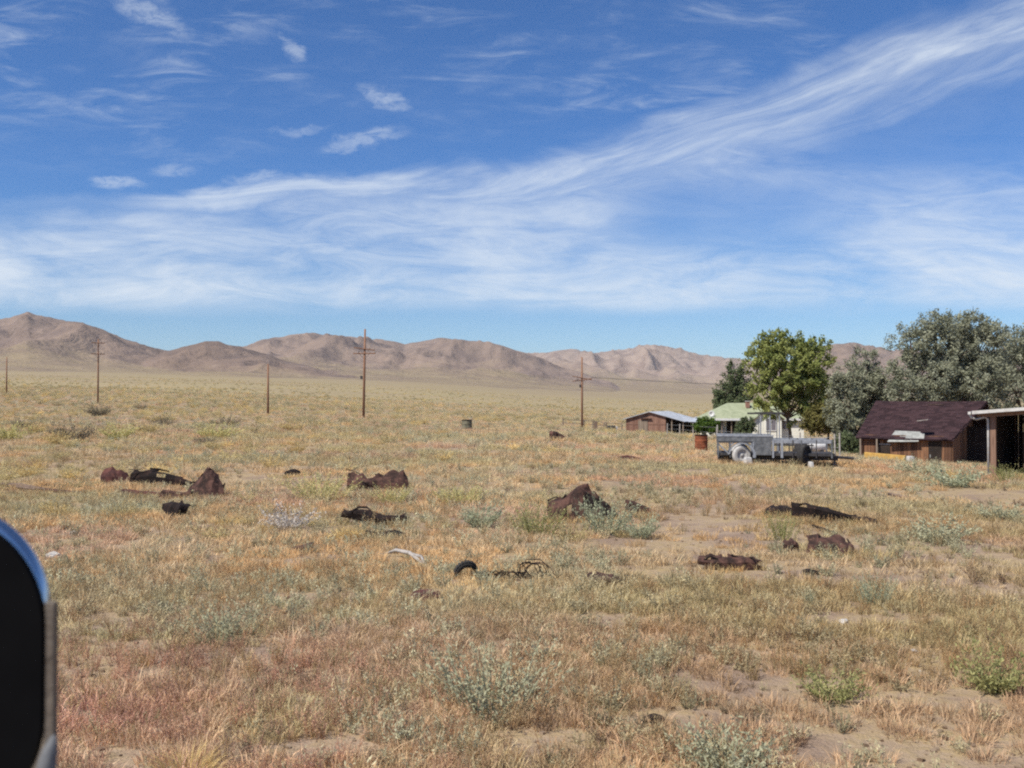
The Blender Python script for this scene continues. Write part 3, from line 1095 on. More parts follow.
    scatter('gravel', cg, np.stack([x, y, ground_z(x, y) + 0.002], 1), np.stack([sz, sz, sz * .7], 1), tint, 'small stones and clods on the bare soil', 'gravel')


build_cover()


# ------------------------------------------------------------------ single shrubs that stand out
def shrub(name, px, row, wpx, hpx, mat, label, kind='leafy', group='desert shrubs standing out of the scrub', seed=0, cat='shrub'):
    p = on_ground(px, row)
    s = p.y / 1000.0
    w, h = wpx * s, hpx * s
    n = 60
    if kind == 'leafy':
        V, F, var = stems(n, 1.0, 0.45, 1.2, 22, 0.085, 900 + seed, 0.5, 0.006, 0.05)
    elif kind == 'upright':
        V, F, var = stems(n + 10, 1.0, 0.6, 0.55, 20, 0.055, 900 + seed, 0.9, 0.006, 0.06)
    else:
        V, F, var = blades(420, 1.0, 0.42, 0.022, 0.75, 900 + seed, hvar=0.5)
    V = V.copy()
    ex = max(np.percentile(np.abs(V[:, 0]), 97), 1e-3)
    V[:, :2] *= (w * 0.5) / ex
    V[:, 2] *= h / np.percentile(V[:, 2], 98)
    me = np_mesh(name, V, F, var)
    o = link(name, me, M[mat], None, (p.x, p.y, p.z - 0.02), random.random() * 6)
    tag(o, label, cat, group)
    return o


SHRUBS = [
    ('rabbitbrush', 320, 500, 62, 26, 'rabbit', 'wide yellow green bush left of the broad rusty panel', 'upright'),
    ('rabbitbrush', 392, 503, 44, 18, 'rabbit', 'low yellow green bush in front of the broad rusty panel', 'upright'),
    ('dead_bush', 288, 530, 46, 26, 'silver', 'silvery grey dead bush below the wide yellow green bush', 'leafy'),
    ('sagebrush', 604, 534, 62, 36, 'sage_blue', 'blue grey sagebrush in front of the peaked rusty wreck', 'upright'),
    ('sagebrush', 640, 538, 34, 24, 'sage_blue', 'small blue grey sagebrush at the right end of the peaked wreck', 'leafy'),
    ('weed_bush', 538, 537, 46, 34, 'olive_weed', 'olive green bush touching the left end of the peaked wreck', 'upright'),
    ('sagebrush', 482, 527, 40, 24, 'sage_blue', 'blue grey sagebrush midway between the broad rusty panel and peaked wreck', 'leafy'),
    ('rabbitbrush', 462, 505, 50, 20, 'rabbit', 'pale yellow green bush right of the broad rusty panel', 'upright'),
    ('weed_bush', 782, 540, 32, 26, 'olive_weed', 'green weedy bush in front of the long dark beam', 'upright'),
    ('sagebrush', 873, 605, 38, 32, 'sage_blue', 'lone pale green sagebrush on bare soil at the right', 'upright'),
    ('sagebrush', 808, 606, 13, 20, 'sage_blue', 'tiny upright green sagebrush left of the lone pale one', 'upright'),
    ('sagebrush', 725, 768, 90, 44, 'sage', 'grey green sagebrush at the bottom edge of the view', 'leafy'),
    ('grass_mound', 190, 778, 84, 34, 'straw', 'rounded golden grass mound at the bottom left', 'grass'),
    ('grass_mound', 228, 527, 46, 13, 'straw', 'flat golden grass mound right of the small black folded scrap', 'grass'),
    ('grass_mound', 268, 531, 26, 11, 'straw', 'small golden grass mound left of the silvery dead bush', 'grass'),
    ('grass_mound', 352, 540, 34, 15, 'straw', 'golden grass mound below the long black twisted sheet', 'grass'),
    ('grass_mound', 820, 546, 34, 12, 'straw', 'golden grass mound between the long beam and the crumpled brown sheet', 'grass'),
    ('rabbitbrush', 74, 441, 36, 18, 'darkbrush', 'dark brush clump between two golden bushes at far left', 'leafy'),
    ('rabbitbrush', 10, 441, 34, 18, 'rabbit', 'golden rabbitbrush cut by the left edge', 'leafy'),
    ('rabbitbrush', 37, 434, 24, 14, 'gold', 'rounded pale golden bush left of the dark brush clump', 'leafy'),
    ('rabbitbrush', 58, 444, 26, 15, 'gold', 'low golden bush in front of the dark brush clump', 'leafy'),
    ('rabbitbrush', 24, 429, 18, 10, 'darkbrush', 'dull small bush behind the rounded pale golden one', 'leafy'),
    ('rabbitbrush', 118, 440, 32, 17, 'rabbit', 'golden rabbitbrush with a dark right side beyond the small rounded panel', 'leafy'),
    ('rabbitbrush', 148, 434, 26, 12, 'gold', 'pale golden bush right of the golden rabbitbrush with a dark side', 'leafy'),
    ('rabbitbrush', 162, 427, 22, 10, 'darkbrush', 'dull bush beyond the pale golden bush on the flat', 'leafy'),
    ('rabbitbrush', 218, 439, 40, 17, 'rabbit', 'broad golden rabbitbrush below the bare short pole', 'leafy'),
    ('rabbitbrush', 205, 445, 20, 9, 'darkbrush', 'dark low brush at the left foot of the broad golden rabbitbrush', 'leafy'),
    ('rabbitbrush', 226, 426, 24, 9, 'darkbrush', 'dull brush in line left of the bare short pole', 'leafy'),
    ('rabbitbrush', 291, 431, 28, 11, 'gold', 'golden bush right of the bare short pole', 'leafy'),
    ('rabbitbrush', 97, 416, 26, 11, 'darkbrush', 'dull brush at the foot of the second power pole', 'leafy'),
    ('rabbitbrush', 141, 410, 12, 6, 'darkbrush', 'tiny dark brush right of the second power pole', 'leafy'),
    ('sagebrush', 937, 542, 60, 28, 'sage', 'grey green sagebrush patch right of the long dark beam', 'leafy'),
    ('sagebrush', 952, 487, 56, 22, 'sage_blue', 'green sagebrush in front of the brown roofed shed', 'leafy'),
    ('weed_bush', 1008, 484, 30, 20, 'olive_weed', 'green weeds in the mouth of the open carport', 'upright'),
    ('sagebrush', 915, 474, 44, 16, 'sage', 'low sage at the front wall of the brown roofed shed', 'leafy'),
    ('sagebrush', 1000, 520, 44, 18, 'sage', 'low sagebrush beside the dirt drive at the right edge', 'leafy'),
    ('sagebrush', 490, 712, 120, 62, 'sage', 'tall grey green weed clump in the central foreground', 'upright'),
    ('sagebrush', 222, 640, 70, 36, 'sage', 'grey green weed clump in the left foreground', 'upright'),
    ('sagebrush', 990, 690, 70, 48, 'olive_weed', 'olive brush clump in the right foreground', 'leafy'),
    ('sagebrush', 830, 700, 60, 34, 'olive_weed', 'olive brush on the bare soil left of the right foreground clump', 'leafy'),
]
for i, (nm, px, row, w, h, mt, lb, kd) in enumerate(SHRUBS):
    shrub(nm, px, row, w, h, mt, lb, kd, seed=i)


# ------------------------------------------------------------------ trees
def tree(name, px, d, lobes, mat, label, n_clump, per, leaf, trunk_r, group='trees around the ranch', seed=0, stems_n=1, spread=0.42, droop=0.0, bark='bark', cat='tree'):
    r = np.random.default_rng(seed)
    s = d / 1000.0
    p = at(px, d)
    root = empty(name, p)
    tag(root, label, cat, group)
    Lb = np.array([((q[0] - px) * s, (YH - q[1]) * s + CZ - p.z, q[2] * s, q[3] * s) for q in lobes])
    vol = Lb[:, 2] ** 2 * Lb[:, 3]
    pick = r.choice(len(Lb), n_clump, p=vol / vol.sum())
    v = r.normal(0, 1, (n_clump, 3))
    v /= np.linalg.norm(v, axis=1, keepdims=True)
    rr = (0.40 + 0.74 * r.random(n_clump) ** 0.7)[:, None]
    lx, lz = Lb[pick, 2], Lb[pick, 3]
    C = np.stack([Lb[pick, 0], r.normal(0, 0.12, n_clump) * lx, Lb[pick, 1]], 1) + v * rr * np.stack([lx, lx * 0.9, lz], 1)
    clv = np.clip(r.normal(0.5, 0.2, n_clump), 0, 1)
    idx = np.repeat(np.arange(n_clump), per)
    out = v * [1, 1, 0.7] + [0, 0, 0.35 - droop]
    t = r.random(len(idx)) ** 0.8
    LV = C[idx] + out[idx] * (t * spread * 1.5)[:, None] + r.normal(0, 1, (len(idx), 3)) * (spread * (0.55 - 0.25 * t))[:, None]
    LV[:, 2] = np.maximum(LV[:, 2], 0.3)
    Dv = r.normal(0, 1, (len(idx), 3)) + out[idx] * 0.8
    Dv /= np.linalg.norm(Dv, axis=1, keepdims=True)
    Nn = v[idx] * 0.7 + np.array([[0, 0, 0.45]]) + r.normal(0, 0.45, (len(idx), 3))
    V, F = diamonds(LV, Dv, leaf[0] * (0.6 + 0.8 * r.random(len(idx))), leaf[1] * (0.7 + 0.6 * r.random(len(idx))), r, Nn)
    var = np.repeat(np.clip(clv[idx] * 0.6 + 0.4 * r.random(len(idx)), 0, 1), 4)
    link('crown', np_mesh('crown', V, F, var), M[mat], root)
    b = MB()
    top = float((Lb[:, 1] + Lb[:, 3] * 0.4).max())
    low = float((Lb[:, 1] - Lb[:, 3] * 0.5).min())
    fork = max(0.8, min(low, top * 0.35))
    for k in range(stems_n):
        a = 2.4 * k
        o = Vector((math.cos(a), math.sin(a), 0)) * trunk_r * (1.2 if stems_n > 1 else 0)
        e = o * 3 + Vector((r.normal(0, .2), r.normal(0, .2), fork))
        b.tube([o + Vector((0, 0, -0.3)), o * 1.2 + Vector((0, 0, fork * .5)), e], [trunk_r * 1.25, trunk_r, trunk_r * .85], 9)
        for j, lb in enumerate(Lb):
            if stems_n > 1 and j % stems_n != k:
                continue
            c = Vector((lb[0], r.normal(0, .2) * lb[2], lb[1] + lb[3] * 0.3))
            m1 = e.lerp(c, 0.5) + Vector((r.normal(0, .25), r.normal(0, .25), 0.2))
            b.tube([e, m1, c], [trunk_r * .6, trunk_r * .36, trunk_r * .1], 6)
            for q in range(3):
                c2 = c + Vector((r.normal(0, .6) * lb[2], r.normal(0, .6) * lb[2], r.normal(0.2, .5) * lb[3]))
                b.tube([m1, m1.lerp(c2, .5) + Vector((0, 0, .15)), c2], [trunk_r * .3, trunk_r * .18, trunk_r * .05], 5)
    b.build('trunk', M[bark], root, smooth=True)
    return root


tree('poplar', 734, 125, [(735, 378, 8, 14), (727, 397, 9, 13), (742, 392, 8, 15), (732, 408, 13, 11), (724, 412, 7, 10)], 'leaf_darkgreen',
     'small dark tree behind the green roof of the house', 330, 42, (0.30, 0.15), 0.16, seed=21, spread=0.42)
tree('cottonwood', 790, 88, [(790, 372, 28, 28), (767, 356, 15, 16), (784, 350, 20, 14), (812, 362, 17, 20), (768, 396, 17, 19), (812, 392, 19, 20), (800, 406, 15, 9), (766, 410, 12, 9), (824, 352, 7, 9), (816, 411, 13, 12), (788, 414, 11, 9), (755, 372, 9, 12), (778, 345, 12, 7)],
     'leaf_green', 'tall bright green tree in front of the cream house', 560, 50, (0.25, 0.15), 0.14, seed=22, spread=0.36)
tree('russian_olive', 862, 80, [(866, 362, 8, 15), (858, 382, 19, 18), (872, 400, 17, 20), (846, 408, 15, 22), (856, 432, 15, 17), (882, 390, 9, 15), (845, 440, 9, 12)], 'leaf_olive',
     'grey green tree at the left end of the brown roofed shed', 500, 50, (0.25, 0.09), 0.17, seed=23, stems_n=2, spread=0.36, droop=0.2)
tree('russian_olive', 948, 76, [(940, 342, 25, 25), (912, 347, 16, 20), (962, 330, 20, 14), (978, 350, 22, 26), (928, 378, 32, 26), (972, 382, 36, 26), (908, 394, 15, 18), (935, 325, 12, 10), (990, 335, 12, 12)], 'leaf_olive',
     'largest grey green tree rising behind the brown shed roof', 980, 52, (0.25, 0.09), 0.26, seed=24, stems_n=3, spread=0.40, droop=0.15)
tree('russian_olive', 1034, 84, [(1022, 362, 18, 24), (1045, 352, 26, 26), (1016, 392, 22, 20), (1060, 382, 28, 30), (1000, 372, 12, 18), (1003, 352, 14, 20), (1012, 342, 12, 14)], 'leaf_olive',
     'grey green tree cut by the right edge above the carport', 560, 52, (0.25, 0.095), 0.22, seed=25, stems_n=2, spread=0.42, droop=0.15)
tree('elm', 828, 86, [(826, 408, 9, 11), (821, 421, 12, 10), (833, 418, 9, 11), (812, 425, 7, 6)], 'leaf_brown', 'small yellowish brown tree right of the cream house', 190, 42, (0.22, 0.12), 0.10, seed=26, spread=0.32)
tree('round_bush', 707, 92, [(707, 426, 9, 6.5), (701, 427, 6, 5), (713, 428, 6, 5)], 'leaf_bright', 'round bright green bush between the barn and the house', 170, 40, (0.16, 0.10), 0.05, 'bushes by the house', seed=27, spread=0.2, cat='bush')
tree('round_bush', 746, 97, [(746, 428, 7, 8), (742, 431, 5, 5)], 'leaf_darkgreen', 'dark green bush shading the front of the porch', 120, 40, (0.16, 0.10), 0.05, 'bushes by the house', seed=28, spread=0.2, cat='bush')
tree('round_bush', 845, 74, [(845, 446, 9, 9), (852, 452, 8, 7)], 'leaf_darkgreen', 'dark low bush under the tree left of the shed', 130, 40, (0.18, 0.09), 0.05, 'bushes by the house', seed=29, spread=0.24, cat='bush')


# ------------------------------------------------------------------ boards
def boards(W, h_fn, bw=0.17, base=-0.4, t=0.025, miss=0.0, seed=0, y=0.0, gap=0.012):
    r = random.Random(seed)
    mb = MB()
    x = 0.0
    while x < W - 1e-6:
        w = min(bw * (0.85 + 0.3 * r.random()), W - x)
        mb.cur = r.random()
        if r.random() >= miss:
            z0, z1 = h_fn(x), h_fn(x + w)
            yo = y - 0.012 * r.random()
            a, b = x + gap * .5, x + w - gap * .5
            vs = [(a, yo, base), (b, yo, base), (b, yo + t, base), (a, yo + t, base), (a, yo, z0), (b, yo, z1), (b, yo + t, z1), (a, yo + t, z0)]
            mb._add(vs, [(0, 3, 2, 1), (4, 5, 6, 7), (0, 1, 5, 4), (1, 2, 6, 5), (2, 3, 7, 6), (3, 0, 4, 7)])
        x += w
    return mb


# ------------------------------------------------------------------ barn at the back
def build_barn():
    d, th = 150.0, R(25)
    s = d / 1000.0
    base = at(645, d)
    x0 = (626 - 512) * s
    g0 = gz(x0, d)
    root = empty('barn', (x0, d, g0), -th)
    tag(root, 'weathered plank barn with grey metal roof and open lean-to side', 'barn')
    k = 1.0 / math.cos(th)
    xw, xp, xr = 37 * s * k, 22.5 * s * k, 53 * s * k       # right end of boards, peak, right eave
    ze = (YH - 418.5) * s + CZ - g0
    zp = (YH - 411.5) * s + CZ - g0
    zr = (YH - 420.5) * s + CZ - g0
    L = 10.0
    roof_at = lambda x: ze + (zp - ze) * x / xp if x < xp else zp + (zr - zp) * (x - xp) / (xr - xp)
    w = boards(xw, lambda x: roof_at(x) - 0.06, 0.3, -0.6, 0.03, 0, 31).build('front_wall', M['barn_wood'], root)
    mb = MB()
    mb.box((-0.02, -0.05, ze * .56), (xw, -0.03, ze * .56 + .12))
    mb.build('rail', M['barn_wood'], w)
    dr = boards(1.5, lambda x: 1.75, 0.25, 0.0, 0.03, 0, 32, y=-0.06).build('door', M['post_wood'], root)
    dr.location = (1.9, 0, 0)
    hd = MB().box((0, 0, 0), (1.7, 0.6, .05)).build('hay_door_hood', M['dark_inside'], root)
    hd.location = (xp * .62, -0.35, 2.0)
    sw = boards(L, lambda x: ze - 0.08, 0.3, -0.6, 0.03, 0, 33).build('side_wall', M['barn_wood'], root)
    sw.rotation_euler = (0, 0, R(90))
    sw.location = (0, 0.05, 0)
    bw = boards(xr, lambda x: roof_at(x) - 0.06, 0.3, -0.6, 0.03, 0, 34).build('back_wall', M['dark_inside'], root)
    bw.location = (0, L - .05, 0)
    iw = boards(L - .1, lambda x: roof_at(xw) - .1, 0.3, -0.6, 0.03, 0, 35).build('inner_wall', M['dark_inside'], root)  # near-black tone so the open side looks shaded
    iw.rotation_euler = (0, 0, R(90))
    iw.location = (xw + 0.04, 0.05, 0)
    mb = MB()
    n = 18
    for (xa, za, xb, zb) in ((-0.35, roof_at(0) - .1, xp, zp), (xp, zp, xr + .3, zr - .08)):
        mb.poly([(xa, -0.4, za), (xb, -0.4, zb), (xb, L + .3, zb), (xa, L + .3, za)][::1], 0.05)
        for i in range(n):
            yy = -0.4 + (L + .7) * i / n
            mb.poly([(xa, yy, za + .035), (xb, yy, zb + .035), (xb, yy + .06, zb + .035), (xa, yy + .06, za + .035)], .04)
    mb.build('roof', M['metal_roof'], root)
    for i, (fx, fy) in enumerate(((xw + .9, .1), (xr - .05, .1), (xr - .05, L * .5), (xr - .05, L - .2))):
        MB().tube([(fx, fy, -0.6), (fx, fy, roof_at(fx) - .06)], 0.11, 8).build('post', M['post_wood'], root)
    # low metal-roofed lean-to continuing to the right
    e = MB()
    e.poly([(xr + .2, 1.5, zr - .12), (xr + 5.5, 1.5, zr - .12), (xr + 5.5, 6.5, zr + .55), (xr + .2, 6.5, zr + .55)], .05)
    e.build('lean_to_roof', M['metal_roof'], root)
    lw = boards(5.3, lambda x: zr + .4, .3, -.8, .03, 0, 36).build('lean_to_wall', M['dark_inside'], root)
    lw.location = (xr + .2, 6.3, 0)
    for i in range(3):
        MB().tube([(xr + 1.4 + i * 1.9, 1.7, -0.8), (xr + 1.4 + i * 1.9, 1.7, zr - .16)], .08, 7).build('post', M['post_wood'], root)


build_barn()


# ------------------------------------------------------------------ cream house with the green roof
def build_house():
    d = 100.0
    s = d / 1000.0
    x0 = (711 - 512) * s
    g0 = at(760, d).z
    root = empty('house', (x0, d, g0))
    tag(root, 'cream house with pale green hipped roof and shaded porch', 'house')
    X = lambda px: (px - 711) * s
    Z = lambda row: (YH - row) * s + CZ - g0
    zE, zR = Z(418.5), Z(403)
    D = 8.0
    rx0, rx1, rx2, rx3 = X(711), X(735), X(785), X(809)
    mb = MB()
    A, B = (rx0, -0.2, zE), (rx3, -0.2, zE)
    C_, D_ = (rx3, D, zE), (rx0, D, zE)
    P, Q = (rx1, D * .45, zR), (rx2, D * .45, zR)
    mb.poly([A, B, Q, P], .10)
    mb.poly([B, C_, Q], .10)
    mb.poly([C_, D_, P, Q], .10)
    mb.poly([D_, A, P], .10)
    roof = mb.build('roof', M['green_roof'], root)
    MB().box((rx0 - .02, -0.26, zE - .2), (rx3 + .02, -0.21, zE + .02)).build('fascia', M['white_paint'], roof)
    ch = MB().box((X(751.5), 2.2, Z(408)), (X(755), 2.7, Z(401.5))).build('chimney', M['brick'], root)
    MB().box((X(751.2), 2.15, Z(401.5)), (X(755.3), 2.75, Z(400.9))).build('cap', M['concrete'], ch)
    # walls
    MB().box((X(753), 0.12, -1.0), (X(804), D - .6, zE - .02)).build('wall', M['cream'], root)
    MB().box((X(714), 2.6, -1.0), (X(752.9), D - .7, zE - .03)).build('porch_wall', M['cream'], root)
    MB().box((X(712), -.1, -.8), (X(752.9), 2.59, .25)).build('porch_floor', M['post_wood'], root)
    # front gabled bay, a step proud of the main wall
    gb = MB()
    xa, xb, xm = X(753.2), X(779), X(766)
    zt, zg = Z(417), Z(409.5)
    gb.box((xa, -0.9, -1.0), (xb, 0.10, zt))
    gb.poly([(xa, -0.9, zt + .001), (xb, -0.9, zt + .001), (xm, -0.9, zg)], .1, (0, 1, 0))
    gb.build('bay', M['cream'], root)
    rb = MB()
    rb.poly([(xa - .35, -1.2, zt - .2), (xm, -1.2, zg + .12), (xm, 3.2, zg + .12), (xa - .35, 3.2, zt - .2)], .07)
    rb.poly([(xm, -1.2, zg + .12), (xb + .35, -1.2, zt - .2), (xb + .35, 3.2, zt - .2), (xm, 3.2, zg + .12)], .07)
    rb.build('bay_roof', M['green_roof'], root)

    def window(xc, y, w, h, z):
        f = MB()
        t = .07
        for lo, hi in (((-w / 2 - t, -.04, -t), (w / 2 + t, .02, 0)), ((-w / 2 - t, -.04, h), (w / 2 + t, .02, h + t)), ((-w / 2 - t, -.04, 0), (-w / 2, .02, h)), ((w / 2, -.04, 0), (w / 2 + t, .02, h)),
                       ((-.02, -.035, 0), (.02, .02, h))):
            f.box(lo, hi)
        fo = f.build('window', M['white_paint'], root)
        fo.location = (xc, y, z)
        MB().box((-w / 2, -.015, 0), (w / 2, .005, h)).build('pane', M['glass_dark'], fo)
    window(X(768.5), -0.93, 0.95, 1.15, Z(430))
    window(X(786), 0.09, 0.8, 1.1, Z(429))
    window(X(724), 2.57, 0.9, 1.1, Z(431))
    dr = MB().box((X(732), 2.53, .25), (X(741), 2.59, 2.25)).build('door', M['dark_inside'], root)
    MB().tube([(X(740), 2.52, 1.2), (X(740), 2.46, 1.2)], .03, 8).build('handle', M['patch_metal'], dr)
    for px in (713, 722, 731.5, 741):
        MB().tube([(X(px), 0.05, -.8), (X(px), 0.05, zE - .1)], .06, 8).build('post', M['post_wood'], root)
    # side awning with a pale edge on the right
    aw = MB()
    aw.poly([(X(804), 1.0, Z(420)), (X(811.5), 0.2, Z(422.5)), (X(811.5), 4.0, Z(422.5)), (X(804), 4.0, Z(420))], .06)
    aw.build('side_awning', M['white_paint'], root)
    for yy in (.3, 3.9):
        MB().tube([(X(811), yy, -.8), (X(811), yy, Z(422.7))], .05, 7).build('post', M['post_wood'], root)
    ds = MB()
    ds.lathe([(0.0, 0.12), (.16, .09), (.30, 0.0), (.31, 0.01), (.16, .10), (0.0, .135)], 18, 'y')
    dish = ds.build('satellite_dish', M['white_paint'], root, smooth=True)
    dish.location = (X(712), 0.2, Z(413.8))
    MB().tube([(0, .1, 0), (.03, .2, -.35)], .025, 6).build('bracket', M['patch_metal'], dish)


build_house()


# ------------------------------------------------------------------ brown roofed shed
def build_shed():
    d, th = 66.0, R(35)
    s = d / 1000.0
    c = Vector(((857 - 512) * s, d, 0))
    c.z = (YH - 464) * s + CZ
    root = empty('shed', c, -th)
    tag(root, 'old plank shed with dark brown shingle roof and tin patch', 'shed')
    W, WR, D = 5.8, 6.95, 4.95
    ze = (YH - 437.5) * s + CZ - c.z
    zr = 2.235 - c.z
    oh = 0.0
    # walls stand a little inside the eaves
    yi = 0.35
    fw = boards(W - .2, lambda x: ze + .16 + .05 * math.sin(x * 3), 0.20, -0.7, .03, 0.05, 41).build('front_wall', M['shed_wood'], root)
    fw.location = (.15, yi, 0)
    xi = .15
    dk = MB().box((xi, yi + .06, -.7), (W - .05, yi + .10, ze + .1)).build('dark_backing', M['dark_inside'], root)  # dark sheet giving the gaps between boards their shade
    rise = lambda y: ze + (zr - ze) * min(y / D, 1) if y <= D else zr - (zr - ze) * (y - D) / 3.2
    lg = boards(D + 2.6, lambda q: rise(q + yi) - .07, 0.2, -.7, .03, 0.02, 42).build('side_wall', M['shed_wood'], root)
    lg.rotation_euler = (0, 0, R(90))
    lg.location = (xi - .01, yi, 0)
    rg = boards(D + 2.6, lambda q: rise(q + yi) - .07, 0.2, -.7, .03, 0.02, 43).build('side_wall', M['shed_wood'], root)
    rg.rotation_euler = (0, 0, R(90))
    rg.location = (W - .0, yi, 0)
    bk = boards(W - .2, lambda q: rise(D + 2.95) - .05, .2, -.7, .03, 0, 44).build('back_wall', M['shed_wood'], root)
    bk.location = (xi, D + 2.95, 0)
    ex = boards(3.4, lambda q: ze + .75 - .1 * q, .2, -.7, .03, 0, 45, gap=0).build('lean_to_wall', M['dark_inside'], root)
    ex.location = (W + .02, D - .2, 0)
    # roof: courses of worn shingles, ridge longer than the sagging eave
    r = random.Random(5)
    mb = MB()
    rows = 26
    for i in range(rows):
        f0, f1 = i / rows, (i + 1) / rows + .012
        y0, y1 = D * f0, D * f1
        z0, z1 = ze + (zr - ze) * f0, ze + (zr - ze) * f1
        wr = W + (WR - W) * f0
        x = -0.12
        while x < wr:
            w = min(.22 + .3 * r.random(), wr + .1 - x)
            mb.cur = r.random()
            sag = -.05 * math.sin(math.pi * x / wr) - .02 * r.random() * (1 if f0 < .1 else 0)
            lift = .035 + .012 * r.random()
            yy0 = y0 - .03 * r.random()
            mb._add([(x, yy0, z0 + sag + lift), (x + w - .006, yy0, z0 + sag + lift), (x + w - .006, y1, z1 + sag + .012), (x, y1, z1 + sag + .012),
                     (x, yy0, z0 + sag), (x + w - .006, yy0, z0 + sag)], [(0, 1, 2, 3), (4, 5, 1, 0)])
            x += w
    # deck under the shingles and the back slope
    mb.cur = .3
    mb.poly([(-.1, 0.03, ze - .06), (W + .1, 0.03, ze - .06), (WR + .1, D, zr - .06), (-.1, D, zr - .06)], .04)
    mb.poly([(-.1, D, zr + .01), (WR + .1, D, zr + .01), (WR + .1, D + 3.2, ze), (-.1, D + 3.2, ze)], .06)
    m, g, out = material('brown_shingles')
    v = var_attr(g).outputs['Fac']
    co = objco(g)
    n = g.noise(co, 1.2, 5, .6)
    n2 = g.noise(co, 12, 4, .6)
    col = g.mix(g.ramp(g.add(g.mul(v, .5), g.mul(n, .6)), .2, .85), (0.026, 0.0145, 0.0165), (0.060, 0.033, 0.035))
    col = g.mix(g.mul(g.ramp(n2, .55, .75), .4), col, (0.10, 0.06, 0.05))
    principled(g, out, col, .9, 0, n2, .01, .6, .15)
    mb.build('roof', m, root)
    bp = MB().box((W * .59, D * .89, 0), (W * .59 + 1.0, D * .89 + .28, .02), None, (0, 0, ze + (zr - ze) * .9 + .02)).build('bare_roof_board', M['old_log'], root)
    # tin sheet laid over the eave
    tp = MB()
    a0, a1 = .10, -.06
    zz = lambda f: ze + (zr - ze) * f
    tp.poly([(1.95, D * .03 - .30, zz(.0) - .22), (3.85, D * .03 - .22, zz(0) - .16), (3.8, D * .15, zz(.15) + .075), (2.2, D * .17, zz(.17) + .075)], .02)
    tp.poly([(3.0, D * .03 - .2, zz(.0) - .10), (4.15, D * .02, zz(.02) - .02), (4.1, D * .10, zz(.10) + .10), (3.0, D * .13, zz(.13) + .10)], .02)
    tp.build('tin_patch', M['patch_metal'], root)
    dr = MB().box((4.35, yi - .03, -.6), (5.15, yi + .02, ze - .15)).build('door', M['dark_inside'], root)  # dark plank standing in for the shaded opening in the wall
    MB().box((4.45, yi - .06, .55), (4.50, yi - .03, .75)).build('handle', M['patch_metal'], dr)
    MB().box((4.0, yi - .5, ze - .02), (4.7, yi - .1, ze + .02), Matrix.Rotation(R(-8), 3, 'Y'), (0.05, 0, .6)).build('loose_board', M['bleached'], root)
    for i, xx in enumerate((.15, 1.2)):
        MB().box((xx, -.02, -.6), (xx + .1, .08, ze - .06)).build('post', M['post_wood'], root)
    ww = MB().box((1.35, yi - .03, .75), (2.0, yi + .01, 1.3)).build('window', M['dark_inside'], root)
    MB().box((1.3, yi - .05, 1.3), (2.05, yi - .0, 1.38)).build('frame', M['bleached'], ww)


build_shed()


